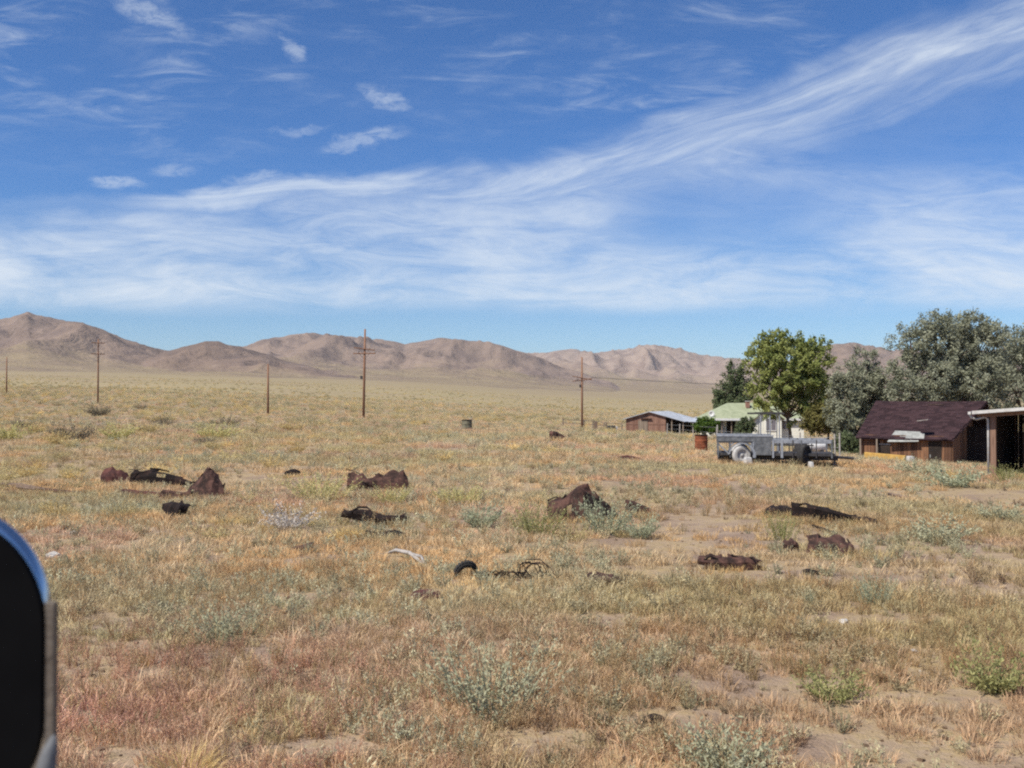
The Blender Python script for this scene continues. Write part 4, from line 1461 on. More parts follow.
# ------------------------------------------------------------------ carport at the right edge
def build_carport():
    d, th = 37.0, R(33)
    p = at(993, d)
    root = empty('carport', p, -th)
    tag(root, 'open carport with white roof edge and brown post', 'carport')
    s = d / 1000.0
    zl = (YH - 414) * s + CZ - p.z           # underside of the roof at the post
    sl_ = math.tan(R(5.0))
    W, D = 7.0, 6.0
    x0 = -0.64
    zf = lambda x: zl + (x) * sl_
    rf = MB()
    rf.poly([(x0, -.5, zf(x0) + .16), (W + .3, -.5, zf(W) + .17), (W + .3, D + .3, zf(W) + .17), (x0, D + .3, zf(x0) + .16)], .05)
    roof = rf.build('roof', M['metal_roof'], root)
    f = MB()
    f.poly([(x0, -.53, zf(x0) + .17), (W + .3, -.53, zf(W) + .18), (W + .3, -.53, zf(W) + .06), (x0, -.53, zf(x0) + .05)], .03, (0, -1, 0))
    f.build('fascia', M['trim_paint'], roof)
    g = MB()
    g.poly([(x0 - .04, -.55, zf(x0) + .14), (x0 - .04, D + .3, zf(x0) + .14), (x0 - .14, D + .3, zf(x0) + .14), (x0 - .14, -.55, zf(x0) + .14)], .10)
    gut = g.build('gutter', M['trim_paint'], roof)
    dp = MB()
    dp.tube([(x0 - .09, -.42, zf(x0) + .05), (x0 - .05, -.36, zf(x0) - .08), (x0 + .12, -.25, zf(x0) - .14), (-.26, -.12, zf(0) - .11), (-.17, -.08, zf(0) - .2), (-.165, -.06, zf(0) - .5), (-.165, -.06, 0.02)], .042, 8)
    dp.build('downspout', M['trim_paint'], root, smooth=True)
    for (px_, py_) in ((0, 0), (0, D - .1), (3.4, 0), (6.8, 0), (1.4, D * .5)):
        MB().box((px_ - .10, py_ - .10, -.4), (px_ + .10, py_ + .10, zf(px_) + .0), bev=.012).build('post', M['brown_post'], root)
    bm = MB()
    bm.poly([(x0 + .1, -.12, zf(x0 + .1) + .10), (W, -.12, zf(W) + .10), (W, -.12, zf(W) - .1), (x0 + .1, -.12, zf(x0 + .1) - .1)], .06, (0, -1, 0))
    bm.build('beam', M['brown_post'], root)
    bw = boards(W, lambda x: zf(x) + .08, .2, -.6, .03, 0, 51).build('back_wall', M['dark_inside'], root)  # carport walls and floor coloured near black for the shaded interior
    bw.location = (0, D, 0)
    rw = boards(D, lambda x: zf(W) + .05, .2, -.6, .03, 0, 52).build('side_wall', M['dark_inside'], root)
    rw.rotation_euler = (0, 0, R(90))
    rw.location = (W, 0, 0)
    lw = boards(D - .3, lambda x: zf(0) - .02, .2, -.6, .03, 0, 53).build('side_wall', M['dark_inside'], root)  # added left wall that keeps the sun out of the carport
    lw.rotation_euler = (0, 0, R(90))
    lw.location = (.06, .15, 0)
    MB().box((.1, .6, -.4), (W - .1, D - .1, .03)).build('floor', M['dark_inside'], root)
    # a dim parked vehicle deep inside, only its corner shows
    v = empty('parked_car', root.matrix_basis @ Vector((3.4, 2.4, .03)), -th)
    v.location = Vector(p) + Matrix.Rotation(-th, 3, 'Z') @ Vector((2.35, 2.2, .03))
    tag(v, 'dull red car parked in the shade of the carport', 'car')
    red = m_plain('dull_red_paint', (0.16, 0.035, 0.035), (0.23, 0.06, 0.055), 3, .5)
    b = MB()
    prof = [(0, .35), (0, .78), (.12, .86), (1.0, .92), (1.5, 1.38), (2.9, 1.42), (3.6, .98), (4.1, .92), (4.2, .4)]
    nP = len(prof)
    vs = [(0.0 if 1.4 > z else .14, y, z) for y, z in prof] + [(1.65 if 1.4 > z else 1.51, y, z) for y, z in prof]
    b._add(vs, [tuple(range(nP - 1, -1, -1)), tuple(range(nP, 2 * nP))] + [(i, (i + 1) % nP, (i + 1) % nP + nP, i + nP) for i in range(nP)])
    b.build('body', red, v, bevel=.05)
    MB().box((-.02, -.14, .34), (1.67, -.02, .52), bev=.02).build('bumper', M['patch_metal'], v)
    for xx in (.1, 1.33):
        MB().lathe([(0, -.04), (.09, -.03), (.10, -.005)], 14, 'y', (xx + .1, 0, .68)).build('headlight', M['white_paint'], v)
    for xx in (.02, 1.45):
        for yy in (.75, 3.4):
            MB().lathe([(.1, 0), (.31, 0), (.33, .03), (.33, .15), (.31, .18), (.1, .18)], 18, 'x', (xx, yy, .33)).build('wheel', M['rubber'], v)


build_carport()


# ------------------------------------------------------------------ the grey farm wagon
def wheel(parent, loc, r, w, tyre_mat, rim_mat, rz=0.0, name='wheel'):
    e = empty(name, loc, rz)
    e.parent = parent
    t = MB()
    t.lathe([(r * .58, -w * .42), (r * .80, -w * .5), (r * .95, -w * .42), (r, -w * .22), (r, w * .22), (r * .95, w * .42), (r * .80, w * .5), (r * .58, w * .42)], 28, 'y')
    t.build('tyre', tyre_mat, e, smooth=True)
    q = MB()
    q.lathe([(0, -w * .30), (r * .14, -w * .32), (r * .18, -w * .18), (r * .42, -w * .14), (r * .52, -w * .30), (r * .59, -w * .40), (r * .59, w * .40), (r * .42, w * .2), (0, w * .2)], 24, 'y')
    q.build('rim', rim_mat, e, smooth=True)
    return e


def build_wagon():
    d = 40.0
    s = d / 1000.0
    p = at(775, d)
    root = empty('farm_wagon', p, R(-11))
    tag(root, 'faded grey farm wagon with open side rails parked in the grass', 'wagon')
    X = lambda px: (px - 775) * s
    Z = lambda row: (463 - row) * s
    Y0, Y1 = 0.0, 1.75
    G, Lt, Dk = M['trailer_grey'], M['trailer_light'], M['trailer_dark']
    ch = MB()
    for yy in (.3, 1.35):
        ch.box((X(719), yy, Z(458.5)), (X(836), yy + .1, Z(454)))
    for px in (722, 745, 772, 800, 828):
        ch.box((X(px), .1, Z(456.5)), (X(px) + .1, 1.65, Z(454.2)))
    ch.build('chassis', Dk, root)
    MB().box((X(718), .0, Z(454)), (X(832), Y1, Z(451.4))).build('deck', Dk, root)
    # solid sided rear half
    for yy in (Y0 - .03, Y1 - .01):
        sp = MB().box((X(718.5), yy, Z(440)), (X(773), yy + .04, Z(434.4)), bev=.006).build('side_panel', G, root)
        MB().box((X(718), yy - .015, Z(435.2)), (X(773.4), yy + .055, Z(433.6)), bev=.01).build('top_rail', Lt, sp)
        MB().box((X(718.5), yy + .005, Z(441.4)), (X(753), yy + .03, Z(440.02))).build('lower_rail', Dk, sp)
        MB().box((X(753.5), yy, Z(453.5)), (X(771.5), yy + .04, Z(440.01)), bev=.006).build('lower_panel', G, root)
        rr = MB().box((X(773.4), yy, Z(441.6)), (X(830), yy + .045, Z(437.6)), bev=.01).build('side_rail', Lt, root)
        MB().box((X(773.4), yy + .005, Z(444.0)), (X(812), yy + .03, Z(442.6))).build('lower_rail', Dk, rr)
        for px, wpx, mt in ((718.3, 1.6, G), (730.5, 1.3, G), (753, 1.2, Lt), (772.0, 1.8, Lt), (780.2, 2.4, Lt), (791.5, .9, Dk), (799.5, 1.1, G), (814, .9, Dk), (828.5, 1.4, G)):
            MB().box((X(px), yy - .02, Z(456)), (X(px + wpx), yy + .05, Z(440.6 if px < 772 else 437.8))).build('stake', mt, root)
    br = MB()
    br.tube([(X(719), Y0, Z(442)), (X(730), Y0, Z(453))], .03, 6)
    br.build('brace', Lt, root)
    eb = MB().box((X(717.8), 0, Z(441)), (X(718.6), Y1, Z(434.4)))
    eb.build('end_panel', G, root)
    # rear wheels and arched mudguards
    xc, zc = X(742), .385
    for yy, sgn in ((-.12, -1), (Y1 + .12, 1)):
        wheel(root, (xc, yy, zc), .39, .22, M['rubber_dusty'], M['rim'], R(24))
        f = MB()
        prev = None
        vs, fs = [], []
        N = 18
        for i in range(N + 1):
            a = R(-12) + R(186) * i / N
            for rr_, yo in ((.455, -.17), (.455, .17), (.49, .17), (.49, -.17)):
                vs.append((xc + rr_ * math.cos(a), yy + yo, zc + rr_ * math.sin(a)))
        for i in range(N):
            for k in range(4):
                j = (k + 1) % 4
                fs.append((i * 4 + k, i * 4 + j, i * 4 + 4 + j, i * 4 + 4 + k))
        fs += [(0, 1, 2, 3), (N * 4 + 3, N * 4 + 2, N * 4 + 1, N * 4)]
        f._add(vs, fs)
        mg = f.build('mudguard', Lt, root, smooth=False)
        # filled outer face of the guard at its right foot
        k = MB()
        ps = [(xc + .465 * math.cos(R(a)), yy + sgn * .165, zc + .465 * math.sin(R(a))) for a in range(-12, 75, 12)]
        ps += [(xc + .56 * math.cos(R(a)), yy + sgn * .165, zc + .49 * math.sin(R(a))) for a in range(60, -13, -12)]
        k.poly(ps, .02, (0, sgn, 0))
        k.build('skirt', Lt, mg)
    MB().tube([(xc, -.1, zc), (xc, Y1 + .1, zc)], .05, 8).build('axle', Dk, root)
    for yy in (.05, Y1 - .05):
        wheel(root, (X(803), yy, .42), .42, .28, M['rubber'], M['trailer_dark'], R(58))
    MB().tube([(X(804), .1, .36), (X(804), Y1 - .1, .36)], .05, 8).build('axle', Dk, root)
    # uprights and cross bar of the rack
    for px, mt in ((761, Lt), (770.2, Lt), (779.3, Lt)):
        MB().tube([(X(px), .12, Z(454)), (X(px), .12, Z(412))], .024, 8).build('rack_post', mt, root)
        MB().tube([(X(px), 1.6, Z(454)), (X(px), 1.6, Z(412))], .018, 8).build('rack_post', G, root)
    for yy in (.12, 1.6):
        MB().box((X(748 if yy < 1 else 757), yy - .05, Z(412.6)), (X(784), yy + .05, Z(410.9))).build('rack_bar', Dk, root)
    tg = MB()
    tg.tube([(X(830), .5, Z(455.5)), (X(848), .87, Z(456.5)), (X(830), 1.25, Z(455.5))], .05, 8)
    tg.tube([(X(846), .87, Z(456.3)), (X(853), .87, Z(457))], .06, 8)
    tg.build('tongue', Dk, root)
    jk = MB()
    jk.tube([(X(833), .45, Z(452)), (X(833), .45, Z(462.8))], .045, 8)
    jk.box((X(831), .33, Z(463)), (X(835), .57, Z(462.3)))
    jk.build('jack', M['trailer_grey'], root)


build_wagon()


def block(name, px, row, w, h, mat, label, cat, d=None, rz=0.2, dep=.3, group=None):
    p = on_ground(px, row) if d is None else at(px, d)
    s = p.y / 1000.0
    mb = MB()
    r = random.Random(int(px * 7))
    W, H = w * s, h * s
    j = lambda: (r.random() - .5) * .16
    vs = [(-W / 2, -dep / 2, -.05), (W / 2, -dep / 2, -.05), (W / 2, dep / 2, -.05), (-W / 2, dep / 2, -.05),
          (-W * (.42 + j()), -dep * .4, H), (W * (.42 + j()), -dep * .4, H * (1 + j())), (W * (.40 + j()), dep * .4, H), (-W * (.4 + j()), dep * .4, H * (1 + j()))]
    mb._add(vs, [(0, 3, 2, 1), (4, 5, 6, 7), (0, 1, 5, 4), (1, 2, 6, 5), (2, 3, 7, 6), (3, 0, 4, 7)])
    o = mb.build(name, mat, None, p, rz, bevel=min(W, H) * .12)
    tag(o, label, cat, group)
    return o


block('concrete_block', 747.5, 466, 8, 7.5, M['concrete'], 'pale block chocking the dusty rear wagon wheel', 'block', d=39.2)
block('concrete_block', 810.5, 465, 3.6, 6, M['concrete'], 'pale narrow block beside the dark front wagon wheel', 'block', d=39.2)
block('concrete_block', 910, 466, 8, 7.5, M['concrete'], 'pale block at the end of the yellow timber', 'block', d=59.5)


# ------------------------------------------------------------------ tank, barrels, timber
def build_small_things():
    # white tank behind the wagon
    p = at(814, 44.0)
    root = empty('storage_tank', p, R(4))
    tag(root, 'white round-ended tank lying behind the wagon rails', 'tank')
    t = MB()
    L, rr = .40, .25
    prof = [(0, -L - .18), (rr * .5, -L - .15), (rr * .85, -L - .08), (rr, -L), (rr, L), (rr * .85, L + .08), (rr * .5, L + .15), (0, L + .18)]
    t.lathe(prof, 20, 'x', (0, 0, .70))
    t.build('shell', M['white_paint'], root, smooth=True)
    for xx in (-.3, .3):
        MB().box((xx - .06, -.22, -.1), (xx + .06, .22, .52)).build('leg', M['trailer_dark'], root)
    MB().lathe([(0, 1.0), (.06, 1.0), (.07, .94)], 10, 'z').build('cap', M['patch_metal'], root)

    def barrel(px, d, hpx, wpx, mat, label, rz=0.0, seed=1):
        p = at(px, d)
        s = d / 1000.0
        h, r0 = hpx * s, wpx * s * .5
        e = empty('barrel', p, rz)
        tag(e, label, 'barrel')
        b = MB()
        prof = [(0, 0), (r0, 0)]
        for i in range(1, 13):
            z = h * i / 12
            prof.append((r0 * (1.05 if i in (4, 8) else 1.0), z))
        prof += [(r0 * .95, h), (r0 * .93, h - .05), (0, h - .06)]
        b.lathe(prof, 22)
        b.build('shell', mat, e, smooth=False)
        MB().lathe([(r0 * .97, h - .02), (r0 * 1.06, h - .02), (r0 * 1.06, h + .025), (r0 * .97, h + .025)], 22).build('top_rim', M['rust_dark'], e)
        return e
    barrel(701, 53, 17, 12.5, M['rust_orange'], 'rusty orange barrel standing left of the grey wagon')
    m_gr = m_plain('dull_green_drum', (0.10, 0.095, 0.06), (0.20, 0.18, 0.12), 6, .8)
    barrel(467, 78.0, 11, 10, m_gr, 'dull drum standing alone on the far flat left of the barn')
    # bits lying round it
    def plank(name, pa, pb, w, h, mat, label, cat, lift=0.03):
        a, b = on_ground(*pa), on_ground(*pb)
        a.z += lift
        b.z += lift
        v = b - a
        mb = MB()
        L = v.length
        n = 6
        for i in range(n):
            pass
        mb.box((0, -w / 2, 0), (L, w / 2, h), bev=min(w, h) * .15)
        o = mb.build(name, mat, None, a)
        o.rotation_euler = v.to_track_quat('X', 'Z').to_euler()
        return tag(o, label, cat)
    a = at(864, 61.5)
    b = at(905, 60)
    v = b - a
    o = MB().box((0, -.12, .1), (v.length, .12, .46), bev=.02).build('timber_beam', M['plank_yellow'], None, a + Vector((0, 0, -.02)))
    o.rotation_euler = v.to_track_quat('X', 'Z').to_euler()
    tag(o, 'yellow timber lying along the foot of the brown shed', 'timber')
    a, b = at(840, 47), at(858, 48.5)
    o = MB().tube([a + Vector((0, 0, .12)), b + Vector((0, 0, .14))], .05, 8).build('pipe', M['bleached'])
    tag(o, 'pale pipe lying by the fence right of the wagon', 'pipe')
    plank('fallen_pole', (470, 433), (483, 433.5), .12, .12, M['old_log'], 'short dark pole lying right of the far dull drum', 'pole')

    # dark trough with a pale end by the far fence
    p = at(612, 148)
    e = empty('water_trough', p, .2)
    tag(e, 'dark trough with pale end beside the far corral fence', 'trough')
    mb = MB()
    mb.box((-.85, -.4, .0), (.45, .4, .85), bev=.1)
    mb.build('tub', M['trailer_dark'], e)
    MB().box((.46, -.3, .25), (.80, .3, .70), bev=.05).build('end_box', M['concrete'], e)


build_small_things()


# ------------------------------------------------------------------ utility poles and wires
def pole(px, row_base, row_top, d, label, arms, lean=0.0, r=.14, bracket=None):
    p = at(px, d)
    s = d / 1000.0
    h = (YH - row_top) * s + CZ - p.z
    e = empty('utility_pole', p)
    tag(e, label, 'power pole', 'utility poles across the flat')
    MB().tube([(0, 0, -.8), (lean * .5, 0, h * .5), (lean, 0, h)], [r * 1.15, r, r * .75], 10).build('post', M['pole_wood'], e, smooth=True)
    tops = []
    for (row, l, ang, tilt) in arms:
        z = (YH - row) * s + CZ - p.z
        a = R(ang)
        dx, dy = math.cos(a) * l * .5, math.sin(a) * l * .5
        arm = MB().tube([(lean * z / h - dx, -dy - .16, z + tilt), (lean * z / h + dx, dy - .16, z - tilt)], .075, 6).build('crossarm', M['pole_wood'], e)
        for k in (-.95, -.5, .5, .95):
            q = (lean * z / h + dx * k, dy * k - .16, z - tilt * k)
            MB().lathe([(.02, .05), (.035, .10), (.06, .14), (.06, .24), (.03, .28), (0, .29)], 8, 'z', q).build('insulator', M['insulator'], arm)
            tops.append(Vector(p) + Vector((q[0], q[1], q[2] + .27)))
        MB().tube([(lean * z / h - dx * .5, -dy * .5 - .14, z), (lean * z / h, -.1, z - .7), (lean * z / h + dx * .5, dy * .5 - .14, z)], .025, 5).build('brace', M['wire'], arm)
    if bracket:
        z = (YH - bracket) * s + CZ - p.z
        MB().box((-.40, -.2, z - .2), (-.12, .1, z + .22), bev=.04).build('switch_box', M['trailer_dark'], e)
    return tops, e


t_main, _ = pole(363.5, 417, 329, 125, 'tallest utility pole with two crossarms left of the picture centre', [(349, 2.6, 12, .15), (353.5, 2.8, -6, 0)], .18, .15, 377.5)
t_right, _ = pole(582, 428, 357, 150, 'utility pole with crossed arms standing left of the barn', [(378, 2.9, 10, .25), (380, 2.9, -8, -.2)], 0, .16, 386)
t_left, _ = pole(98, 403, 339, 170, 'second utility pole from the left edge with two thin crossarms', [(343, 2.2, 40, 0), (354, 2.2, 40, 0)], 0, .13)
pole(268, 414, 364, 125, 'bare short pole without crossarms left of the tallest pole', [], 0, .13)
pole(6.5, 393, 357, 250, 'distant bare pole at the left edge', [], 0, .16)


def wire(a, b, sag, label, r=.011):
    pts = []
    for i in range(25):
        t = i / 24
        q = a.lerp(b, t)
        q.z -= sag * 4 * t * (1 - t)
        pts.append(q)
    o = MB().tube(pts, r, 4).build('power_line', M['wire'])
    tag(o, label, 'wire', 'power lines')


far_end = at(1130, 172)
far_end.z += 7.2
wire(t_right[3], far_end, .9, 'power line running from the barn side pole behind the trees', .022)
wire(t_right[7], far_end + Vector((.5, 1.5, -.25)), 1.1, 'second power line running from the barn side pole behind the trees', .015)
wire(t_main[7], t_right[4], .5, 'thin power line between the tallest pole and the barn side pole', .008)
wire(t_left[7], t_main[0], .8, 'thin power line between the second pole and the tallest pole', .006)


# ------------------------------------------------------------------ fences
def fence(pts, label, ph=1.2, rails=(1.05, .6), r=.055, mat='post_wood', wire_r=.012, wood_rails=False):
    base = [at(px, d) for px, d in pts]
    e = empty('fence', base[0])
    tag(e, label, 'fence')
    o = base[0]
    rnd = random.Random(len(label))
    for q in base:
        h = ph * (.9 + .25 * rnd.random())
        l = q - o
        MB().tube([l + Vector((0, 0, -.4)), l + Vector((rnd.uniform(-.05, .05), 0, h))], [r, r * .9], 7).build('post', M[mat], e)
    for z in rails:
        for a, b in zip(base[:-1], base[1:]):
            MB().tube([a - o + Vector((0, -r * .8, z)), (a + b) / 2 - o + Vector((0, -r * .8, z - .02)), b - o + Vector((0, -r * .8, z))], .045 if wood_rails else wire_r, 5).build(
                'rail' if wood_rails else 'strand', M['post_wood' if wood_rails else 'patch_metal'], e)


fence([(667, 112), (679.5, 108), (693, 98), (717, 78)], 'wire fence with pale posts in front of barn and house', 1.35, (1.25, .8, .4), .065, 'bleached', .010)
fence([(717, 76), (757, 66), (800, 58), (835, 51), (839.5, 49.5)], 'wire fence running behind the wagon to its right end', 1.15, (1.1, .6), .045, 'bleached', .01)
fence([(563, 152), (584, 153), (593, 152), (604, 150), (622, 149)], 'old corral fence of dark posts left of the barn', 1.35, (1.2, .7), .10, 'post_wood', .02, True)
for px, w in ((594, 3.6), (605.5, 1.6)):
    p = at(px, 147)
    sW = w * .147
    mb = boards(sW, lambda x: 1.2, .2, -.1, .05, 0, int(px))
    o = mb.build('corral_gate', M['old_log'], None, p)
    tag(o, 'wide grey board panel in the far corral fence' if px < 600 else 'narrow grey board panel in the far corral fence', 'panel')


# ------------------------------------------------------------------ rusted car parts and sheet metal lying in the scrub
SCRAP = []


def loft(name, px, row, rows, mat, label, cat='scrap metal', crumple=.03, nu=16, nv=8, thick=.008, seed=0, group='rusty scrap lying in the scrub', flip=False):
    """rows: polylines of (dx px, dz px above the ground, depth m); the sheet is stretched through them and dented"""
    p = on_ground(px, row)
    s = p.y / 1000.0 * 1.10
    if name == 'rusty_strap':
        rows = [[(a, b * 1.25 + .5, c) for a, b, c in q] for q in rows]
    nu, nv = max(7, int(nu * .55)), 6
    SCRAP.append((p, max(abs(q[0]) for q in rows[0]) * s))
    if len(rows) >= 4:
        rows = rows[:-1]
    k = [np.array([(a * s, c, b * s) for a, b, c in rw], float) for rw in rows]
    K = len(k)

    def resample(pl, n):
        seg = np.linalg.norm(np.diff(pl, axis=0), axis=1)
        t = np.concatenate([[0], np.cumsum(seg)])
        t /= t[-1]
        q = np.linspace(0, 1, n)
        return np.stack([np.interp(q, t, pl[:, i]) for i in range(3)], 1)
    G = np.stack([resample(q, nu) for q in k], 0)
    vv = np.linspace(0, K - 1, nv)
    i0 = np.clip(np.floor(vv).astype(int), 0, K - 2)
    f = (vv - i0)[:, None, None]
    g = G[i0] * (1 - f) + G[i0 + 1] * f
    r = np.random.default_rng(seed + 77)
    a, b = np.meshgrid(np.linspace(0, 4, nu), np.linspace(0, 3, nv))
    for c in range(3):
        g[..., c] += (fbm(a + seed, b + c * 9, 3, 200 + c + seed) - .5) * crumple * 1.3
    # torn upper edge, rust holes and a few hard folds
    hgt = max(float(g[..., 2].max()), .02)
    tear = np.repeat(r.random(nu // 2 + 1), 2)[:nu]
    g[-1, :, 2] -= hgt * .20 * tear * (r.random(nu) > .35)
    g[-2, :, 2] -= hgt * .05 * tear
    fold = np.cumsum(r.normal(0, 1, nu))
    fold -= np.linspace(fold[0], fold[-1], nu)
    g[..., 1] += (fold / (np.abs(fold).max() + 1e-6))[None] * hgt * .18 * np.linspace(.2, 1, nv)[:, None]
    V = g.reshape(-1, 3)
    i = np.arange(nv - 1)[:, None] * nu
    j = np.arange(nu - 1)[None]
    F = np.stack([i + j, i + j + 1, i + nu + j + 1, i + nu + j], -1).reshape(-1, 4)
    rowi = np.repeat(np.arange(nv - 1), nu - 1)
    low = rowi < 2
    drop = (r.random(len(F)) < np.where(rowi == nv - 2, .14, np.where(rowi == 0, .10, .02)))
    F = F[~drop]
    me = np_mesh(name, V, F, smooth=False)
    o = link(name, me, M[mat], None, p)
    if SCRAP[-1][1] > .42 and name == 'rusty_sheet':
        w0, rr = SCRAP[-1][1], random.Random(seed)
        for q in range(3):
            c = V[rr.randrange(nu * (nv // 2), nu * nv)]
            d0 = Vector((rr.uniform(-1, 1), rr.uniform(-.5, .3), rr.uniform(-.25, .35))).normalized() * w0 * rr.uniform(.3, .6)
            c = Vector(c) - d0 * .5
            rod = MB().tube([c, c + d0 * .5 + Vector((0, 0, rr.uniform(-.03, .05))), c + d0], rr.choice((.010, .014, .02)), 6)
            rod.build('bent_rod', M['rust_dark'], o)
    m = o.modifiers.new('thickness', 'SOLIDIFY')
    m.thickness = thick
    m.offset = 0
    tag(o, label, cat, group)
    return o


loft('rusty_sheet', 117, 484, [[(-12, 0, -.15), (-6, -1, -.22), (4, -1, -.2), (11, 0, -.1)], [(-13, 8, -.1), (-6, 9, -.2), (4, 8, -.18), (12, 4, 0)], [(-11, 15, .05), (-5, 16, .0), (3, 14, 0), (11, 8, .1)], [(-9, 10, .4), (-4, 11, .4), (3, 9, .4), (9, 5, .4)]],
     'rust_red', 'small rounded reddish panel, leftmost of the rusty scrap', crumple=.02, seed=1)
loft('rusty_sheet', 158, 487, [[(-26, 0, 0), (-10, 0, -.1), (8, 0, -.1), (30, 0, .1)], [(-24, 11, -.05), (-8, 12, -.12), (10, 10, -.1), (30, 3, .1)], [(-22, 16, .1), (-6, 16, .1), (10, 13, .15), (27, 5, .25)], [(-20, 10, .6), (-4, 10, .6), (10, 8, .6), (24, 3, .6)]],
     'rust_dark', 'long dark curved sheet right of the small rounded panel', crumple=.04, seed=2)
loft('rusty_sheet', 206, 500, [[(-19, 6, .2), (-8, 2, -.2), (6, 0, -.3), (18, 3, 0)], [(-18, 10, .2), (-6, 16, -.1), (6, 14, -.15), (17, 10, 0)], [(-12, 16, .2), (-3, 26, .05), (4, 24, 0), (15, 13, .1)], [(-4, 24, .1), (-1, 30, .1), (2, 29, .1), (10, 20, .2)], [(-3, 14, .6), (0, 18, .6), (4, 17, .6), (9, 12, .6)]],
     'rust', 'steeply peaked brown sheet at the right of the leftmost scrap group', crumple=.03, seed=3)
loft('rusty_sheet', 175, 518, [[(-13, 8, .1), (-4, 2, -.1), (4, 0, -.15), (10, 0, 0)], [(-12, 12, .05), (-2, 13, -.05), (6, 11, -.1), (12, 9, 0)], [(-11, 13, .2), (0, 16, .2), (8, 15, .2), (13, 12, .2)], [(-8, 8, .4), (0, 9, .4), (8, 8, .4), (11, 6, .4)]],
     'rust_dark', 'small black folded scrap below the long dark curved sheet', crumple=.03, seed=4)
loft('rusty_strap', 135, 498, [[(-14, 0, 0), (0, 0, -.1), (22, -1, 0)], [(-12, 6, 0), (2, 5, -.05), (24, 4, 0)], [(-10, 5, .3), (4, 4, .3), (22, 3, .3)]], 'rust_red', 'low reddish strip under the small rounded panel', crumple=.03, seed=5)
loft('rusty_strap', 176, 500, [[(-16, 0, 0), (0, 0, -.1), (18, 0, 0)], [(-12, 7, 0), (2, 5, -.05), (17, 6, 0)], [(-10, 5, .3), (4, 4, .3), (15, 4, .3)]], 'rust', 'low brown strip under the steeply peaked sheet', crumple=.03, seed=6)
loft('rusty_sheet', 378, 492, [[(-29, 0, .1), (-18, 0, -.15), (0, 1, -.1), (20, 1, -.1), (30, -1, 0)], [(-27, 8, -.05), (-16, 8, -.2), (0, 9, -.12), (20, 9, -.1), (28, 7, 0)], [(-28, 17, .1), (-18, 19, .05), (-10, 15, .05), (8, 19, .1), (22, 21, .1), (26, 16, .15)],
                               [(-25, 18, .35), (-16, 20, .3), (-8, 16, .3), (8, 19, .4), (22, 20, .4), (24, 14, .4)]],
     'rust', 'broad rusty car body panel standing behind yellow green bushes', crumple=.035, nu=24, seed=7)
loft('rusty_sheet', 293, 476, [[(-8, 0, 0), (0, 0, -.1), (9, 0, 0)], [(-7, 4, 0), (1, 7, -.05), (9, 3, 0)], [(-6, 4, .3), (1, 6, .3), (8, 2, .3)]], 'rust_dark', 'tiny dark scrap beyond the wide yellow green bush', crumple=.02, seed=8)
loft('rusty_sheet', 375, 526, [[(-33, 6, .25), (-15, 5, .05), (0, 0, -.1), (14, 0, -.1), (29, 1, 0)], [(-32, 12, .2), (-14, 13, .0), (2, 9, -.1), (16, 9, -.12), (29, 9, 0)], [(-30, 14, .3), (-12, 15, .1), (4, 12, .05), (16, 11, .05), (28, 11, .1)], [(-28, 8, .6), (-10, 9, .5), (4, 6, .5), (16, 6, .5), (26, 5, .5)]],
     'rust_dark', 'long black twisted sheet below the broad rusty panel', crumple=.04, nu=22, seed=9)
loft('rusty_sheet', 384, 539, [[(-18, 0, 0), (-6, -1, -.1), (8, 0, -.1), (20, 0, 0)], [(-17, 7, 0), (-5, 6, -.05), (8, 9, -.05), (20, 5, 0)], [(-14, 6, .25), (-3, 5, .25), (8, 7, .25), (18, 3, .25)]], 'rust_dark', 'small dark bent piece just below the long black twisted sheet', crumple=.03, seed=10)
loft('rusty_sheet', 302, 552, [[(-11, 0, 0), (0, 0, -.06), (10, -1, 0)], [(-10, 3, 0), (0, 6, -.03), (10, 9, 0)], [(-8, 3, .18), (0, 5, .18), (9, 8, .18)]], 'rust', 'small wedge of dark sheet below the silvery dead bush', crumple=.015, seed=11)
loft('rusty_sheet', 578, 522, [[(-27, -2, 0), (-14, 0, -.15), (0, -2, -.1), (18, -2, 0), (36, -2, .2)], [(-28, 12, -.05), (-16, 10, -.2), (-4, 14, -.1), (14, 10, -.05), (34, 2, .15)], [(-27, 20, .1), (-16, 20, .0), (-7, 28, .05), (7, 27, .1), (33, 7, .2)], [(-20, 19, .3), (-10, 26, .2), (2, 33, .15), (9, 35, .15), (34, 9, .25)],
                               [(-18, 14, .7), (-8, 18, .7), (2, 24, .7), (10, 25, .7), (32, 4, .7)]],
     'rust', 'peaked rusty wreck with a long sloping edge in the scrub centre', crumple=.05, nu=28, nv=14, seed=12)
loft('rusty_sheet', 597, 521, [[(-14, 14, -.25), (0, 8, -.25), (17, 0, -.2)], [(-12, 26, -.2), (2, 18, -.2), (18, 6, -.15)], [(-11, 30, -.1), (4, 20, -.1), (19, 8, -.1)]], 'rust_dark', 'dark sloping plate leaning on the right of the peaked wreck', crumple=.02, seed=13)
loft('rusty_strap', 636, 516, [[(-10, 4, 0), (0, 2, -.05), (14, 0, 0)], [(-10, 12, 0), (0, 10, -.02), (14, 5, 0)], [(-8, 10, .3), (2, 8, .3), (14, 3, .3)]], 'rust', 'short rusty strip beyond the small blue grey sagebrush', crumple=.02, seed=14)
loft('rusty_sheet', 780, 517, [[(-16, 0, 0), (-5, 0, -.1), (8, 0, -.05), (17, 1, 0)], [(-14, 6, 0), (-5, 9, -.05), (8, 8, -.02), (17, 5, 0)], [(-10, 7, .3), (-2, 10, .3), (8, 9, .3), (16, 6, .3)]], 'rust_dark', 'dark low sheet touching the left end of the long beam', crumple=.03, seed=15)
